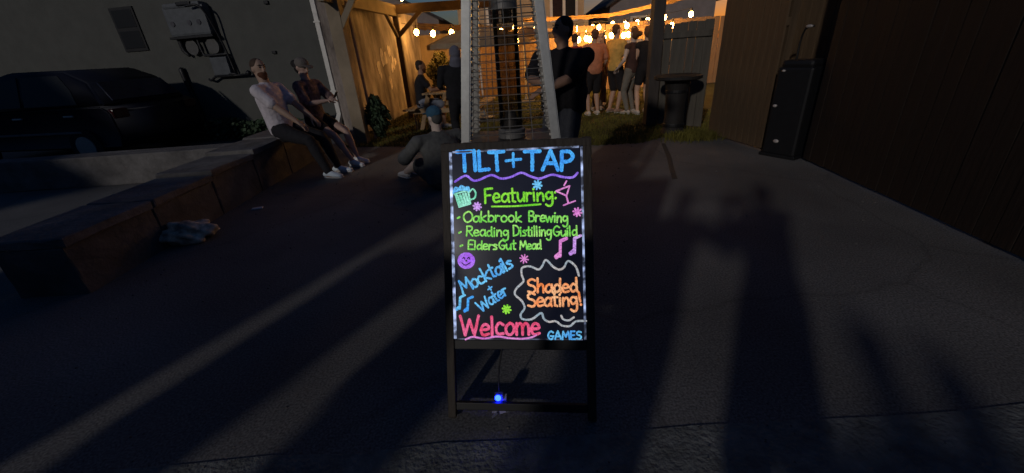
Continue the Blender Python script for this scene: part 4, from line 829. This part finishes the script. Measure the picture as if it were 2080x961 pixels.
person((3.05, 9.05, 0), R(8), 1.72, 'bare legged guest in a black top and black shorts, arm raised', C, top=(.014, .012, .013), sleeve=.15, bottom=(.012, .011, .012), blen=.6, arms=((.2, .28, 1.75), (-.24, .1, .85)), elbow=((1, -.2, -.6), (-.6, -1, -.3)), skin=(.52, .33, .23), hair=(.10, .045, .02), hairstyle='bun', shoe=(.5, .45, .4), feet=((.12, .05, .08), (-.16, -.1, .08)))
person((3.42, 9.5, 0), R(60), 1.76, 'guest in black with a white cup at the right edge of the crowd', C, top=(.016, .013, .013), sleeve=.3, bottom=(.014, .012, .013), blen=.9, arms=((.12, .3, 1.1), (-.22, .1, .85)), skin=(.48, .3, .2), shoe=(.45, .4, .36))
person((4.1, 10.8, 0), R(100), 1.72, 'guest in a cream shirt behind the dark timber post', C, top=(.45, .36, .25), sleeve=.7, bottom=(.05, .05, .06), blen=2)
person((2.26, 10.0, 0), R(200), 1.66, 'guest in a rust top standing between the salmon and yellow shirts', C, top=(.30, .10, .04), sleeve=.3, bottom=(.10, .07, .05), blen=2, arms=((.14, .3, 1.12), (-.24, .1, .8)), hairstyle='long', hair=(.05, .025, .012), skin=(.48, .3, .2), shoe=(.3, .25, .2))
person((3.25, 10.6, 0), R(160), 1.78, 'tall guest in a cream shirt at the back right of the crowd', C, top=(.50, .40, .28), sleeve=.8, bottom=(.06, .05, .05), blen=2, arms=((.1, .32, 1.2), (-.26, .05, .82)), skin=(.45, .28, .18))
cu_ = thing('paper_cup', 'white paper cup held by the guest in black', 'cup', (3.10, 9.62, 1.10)); obj('cup_body', lathe(NB(), [(.028, 0), (.038, .1), (.04, .105)], seg=16), WHITEP, cu_)
# bystanders on the street side, seen in the photograph only by their long shadows
B = 'bystanders whose shadows fall across the asphalt'
person((.22, -.40, 0), R(3), 1.76, 'photographer whose shadow holds up a phone on the asphalt', B, arms=((-.02, .20, 1.43), (-.22, .21, 1.43)), elbow=((.25, -.3, -1), (-.25, -.3, -1)), top=(.05, .05, .06), sleeve=.6, bottom=(.03, .03, .04), blen=.95, wide=1.1)
ph = thing('phone', 'phone held sideways by the photographer', 'phone', (.07, -.12, 1.50)); obj('phone_body', sbox((0, 0, 0), (.16, .010, .078), None, .006), BLACKP, ph)
person((-.52, -.38, 0), R(-20), 1.74, 'bystander left of the photographer with a shadow arm stretched right', B, arms=((.62, .10, 1.36), (-.3, .05, .8)), elbow=((0, -.2, -1), (-.6, -1, -.3)), top=(.07, .07, .08), blen=2, wide=1.12)
person((-1.70, -.52, 0), R(-10), 1.80, 'bystander whose shadow runs under the sandwich board', B, top=(.06, .06, .07), blen=2, wide=1.45)
person((-2.70, -.62, 0), R(-15), 1.74, 'bystander whose shadow crosses the left asphalt', B, top=(.06, .06, .07), blen=2, wide=1.55)
for x, y, hgt, wd, lb in ((-2.34, -1.7, 1.72, 1.3, 'unseen bystander added in the second row to fill the shadow passing the sign'), (-3.34, -1.8, 1.75, 1.4, 'unseen bystander added in the second row to fill the far left shadow'),
                          (-1.24, -1.5, 1.70, 1.0, 'unseen bystander added in the second row to fill the shadow beside the photographer')):
    person((x, y, 0), 0, hgt, lb, B, top=(.05, .05, .06), blen=2, wide=wd, vox=.02)  # second row added to close the leg gaps in the first row's shadows
person((-.53, -2.56, 0), R(0), 1.74, 'bystander behind the photographer, throwing the rounded shadow at lower right', B, top=(.05, .05, .05), blen=2, wide=1.6)
person((-.40, -2.85, 0), R(0), 1.74, 'shorter bystander at the right end of the row of shadows', B, top=(.05, .05, .05), blen=2, wide=1.6)
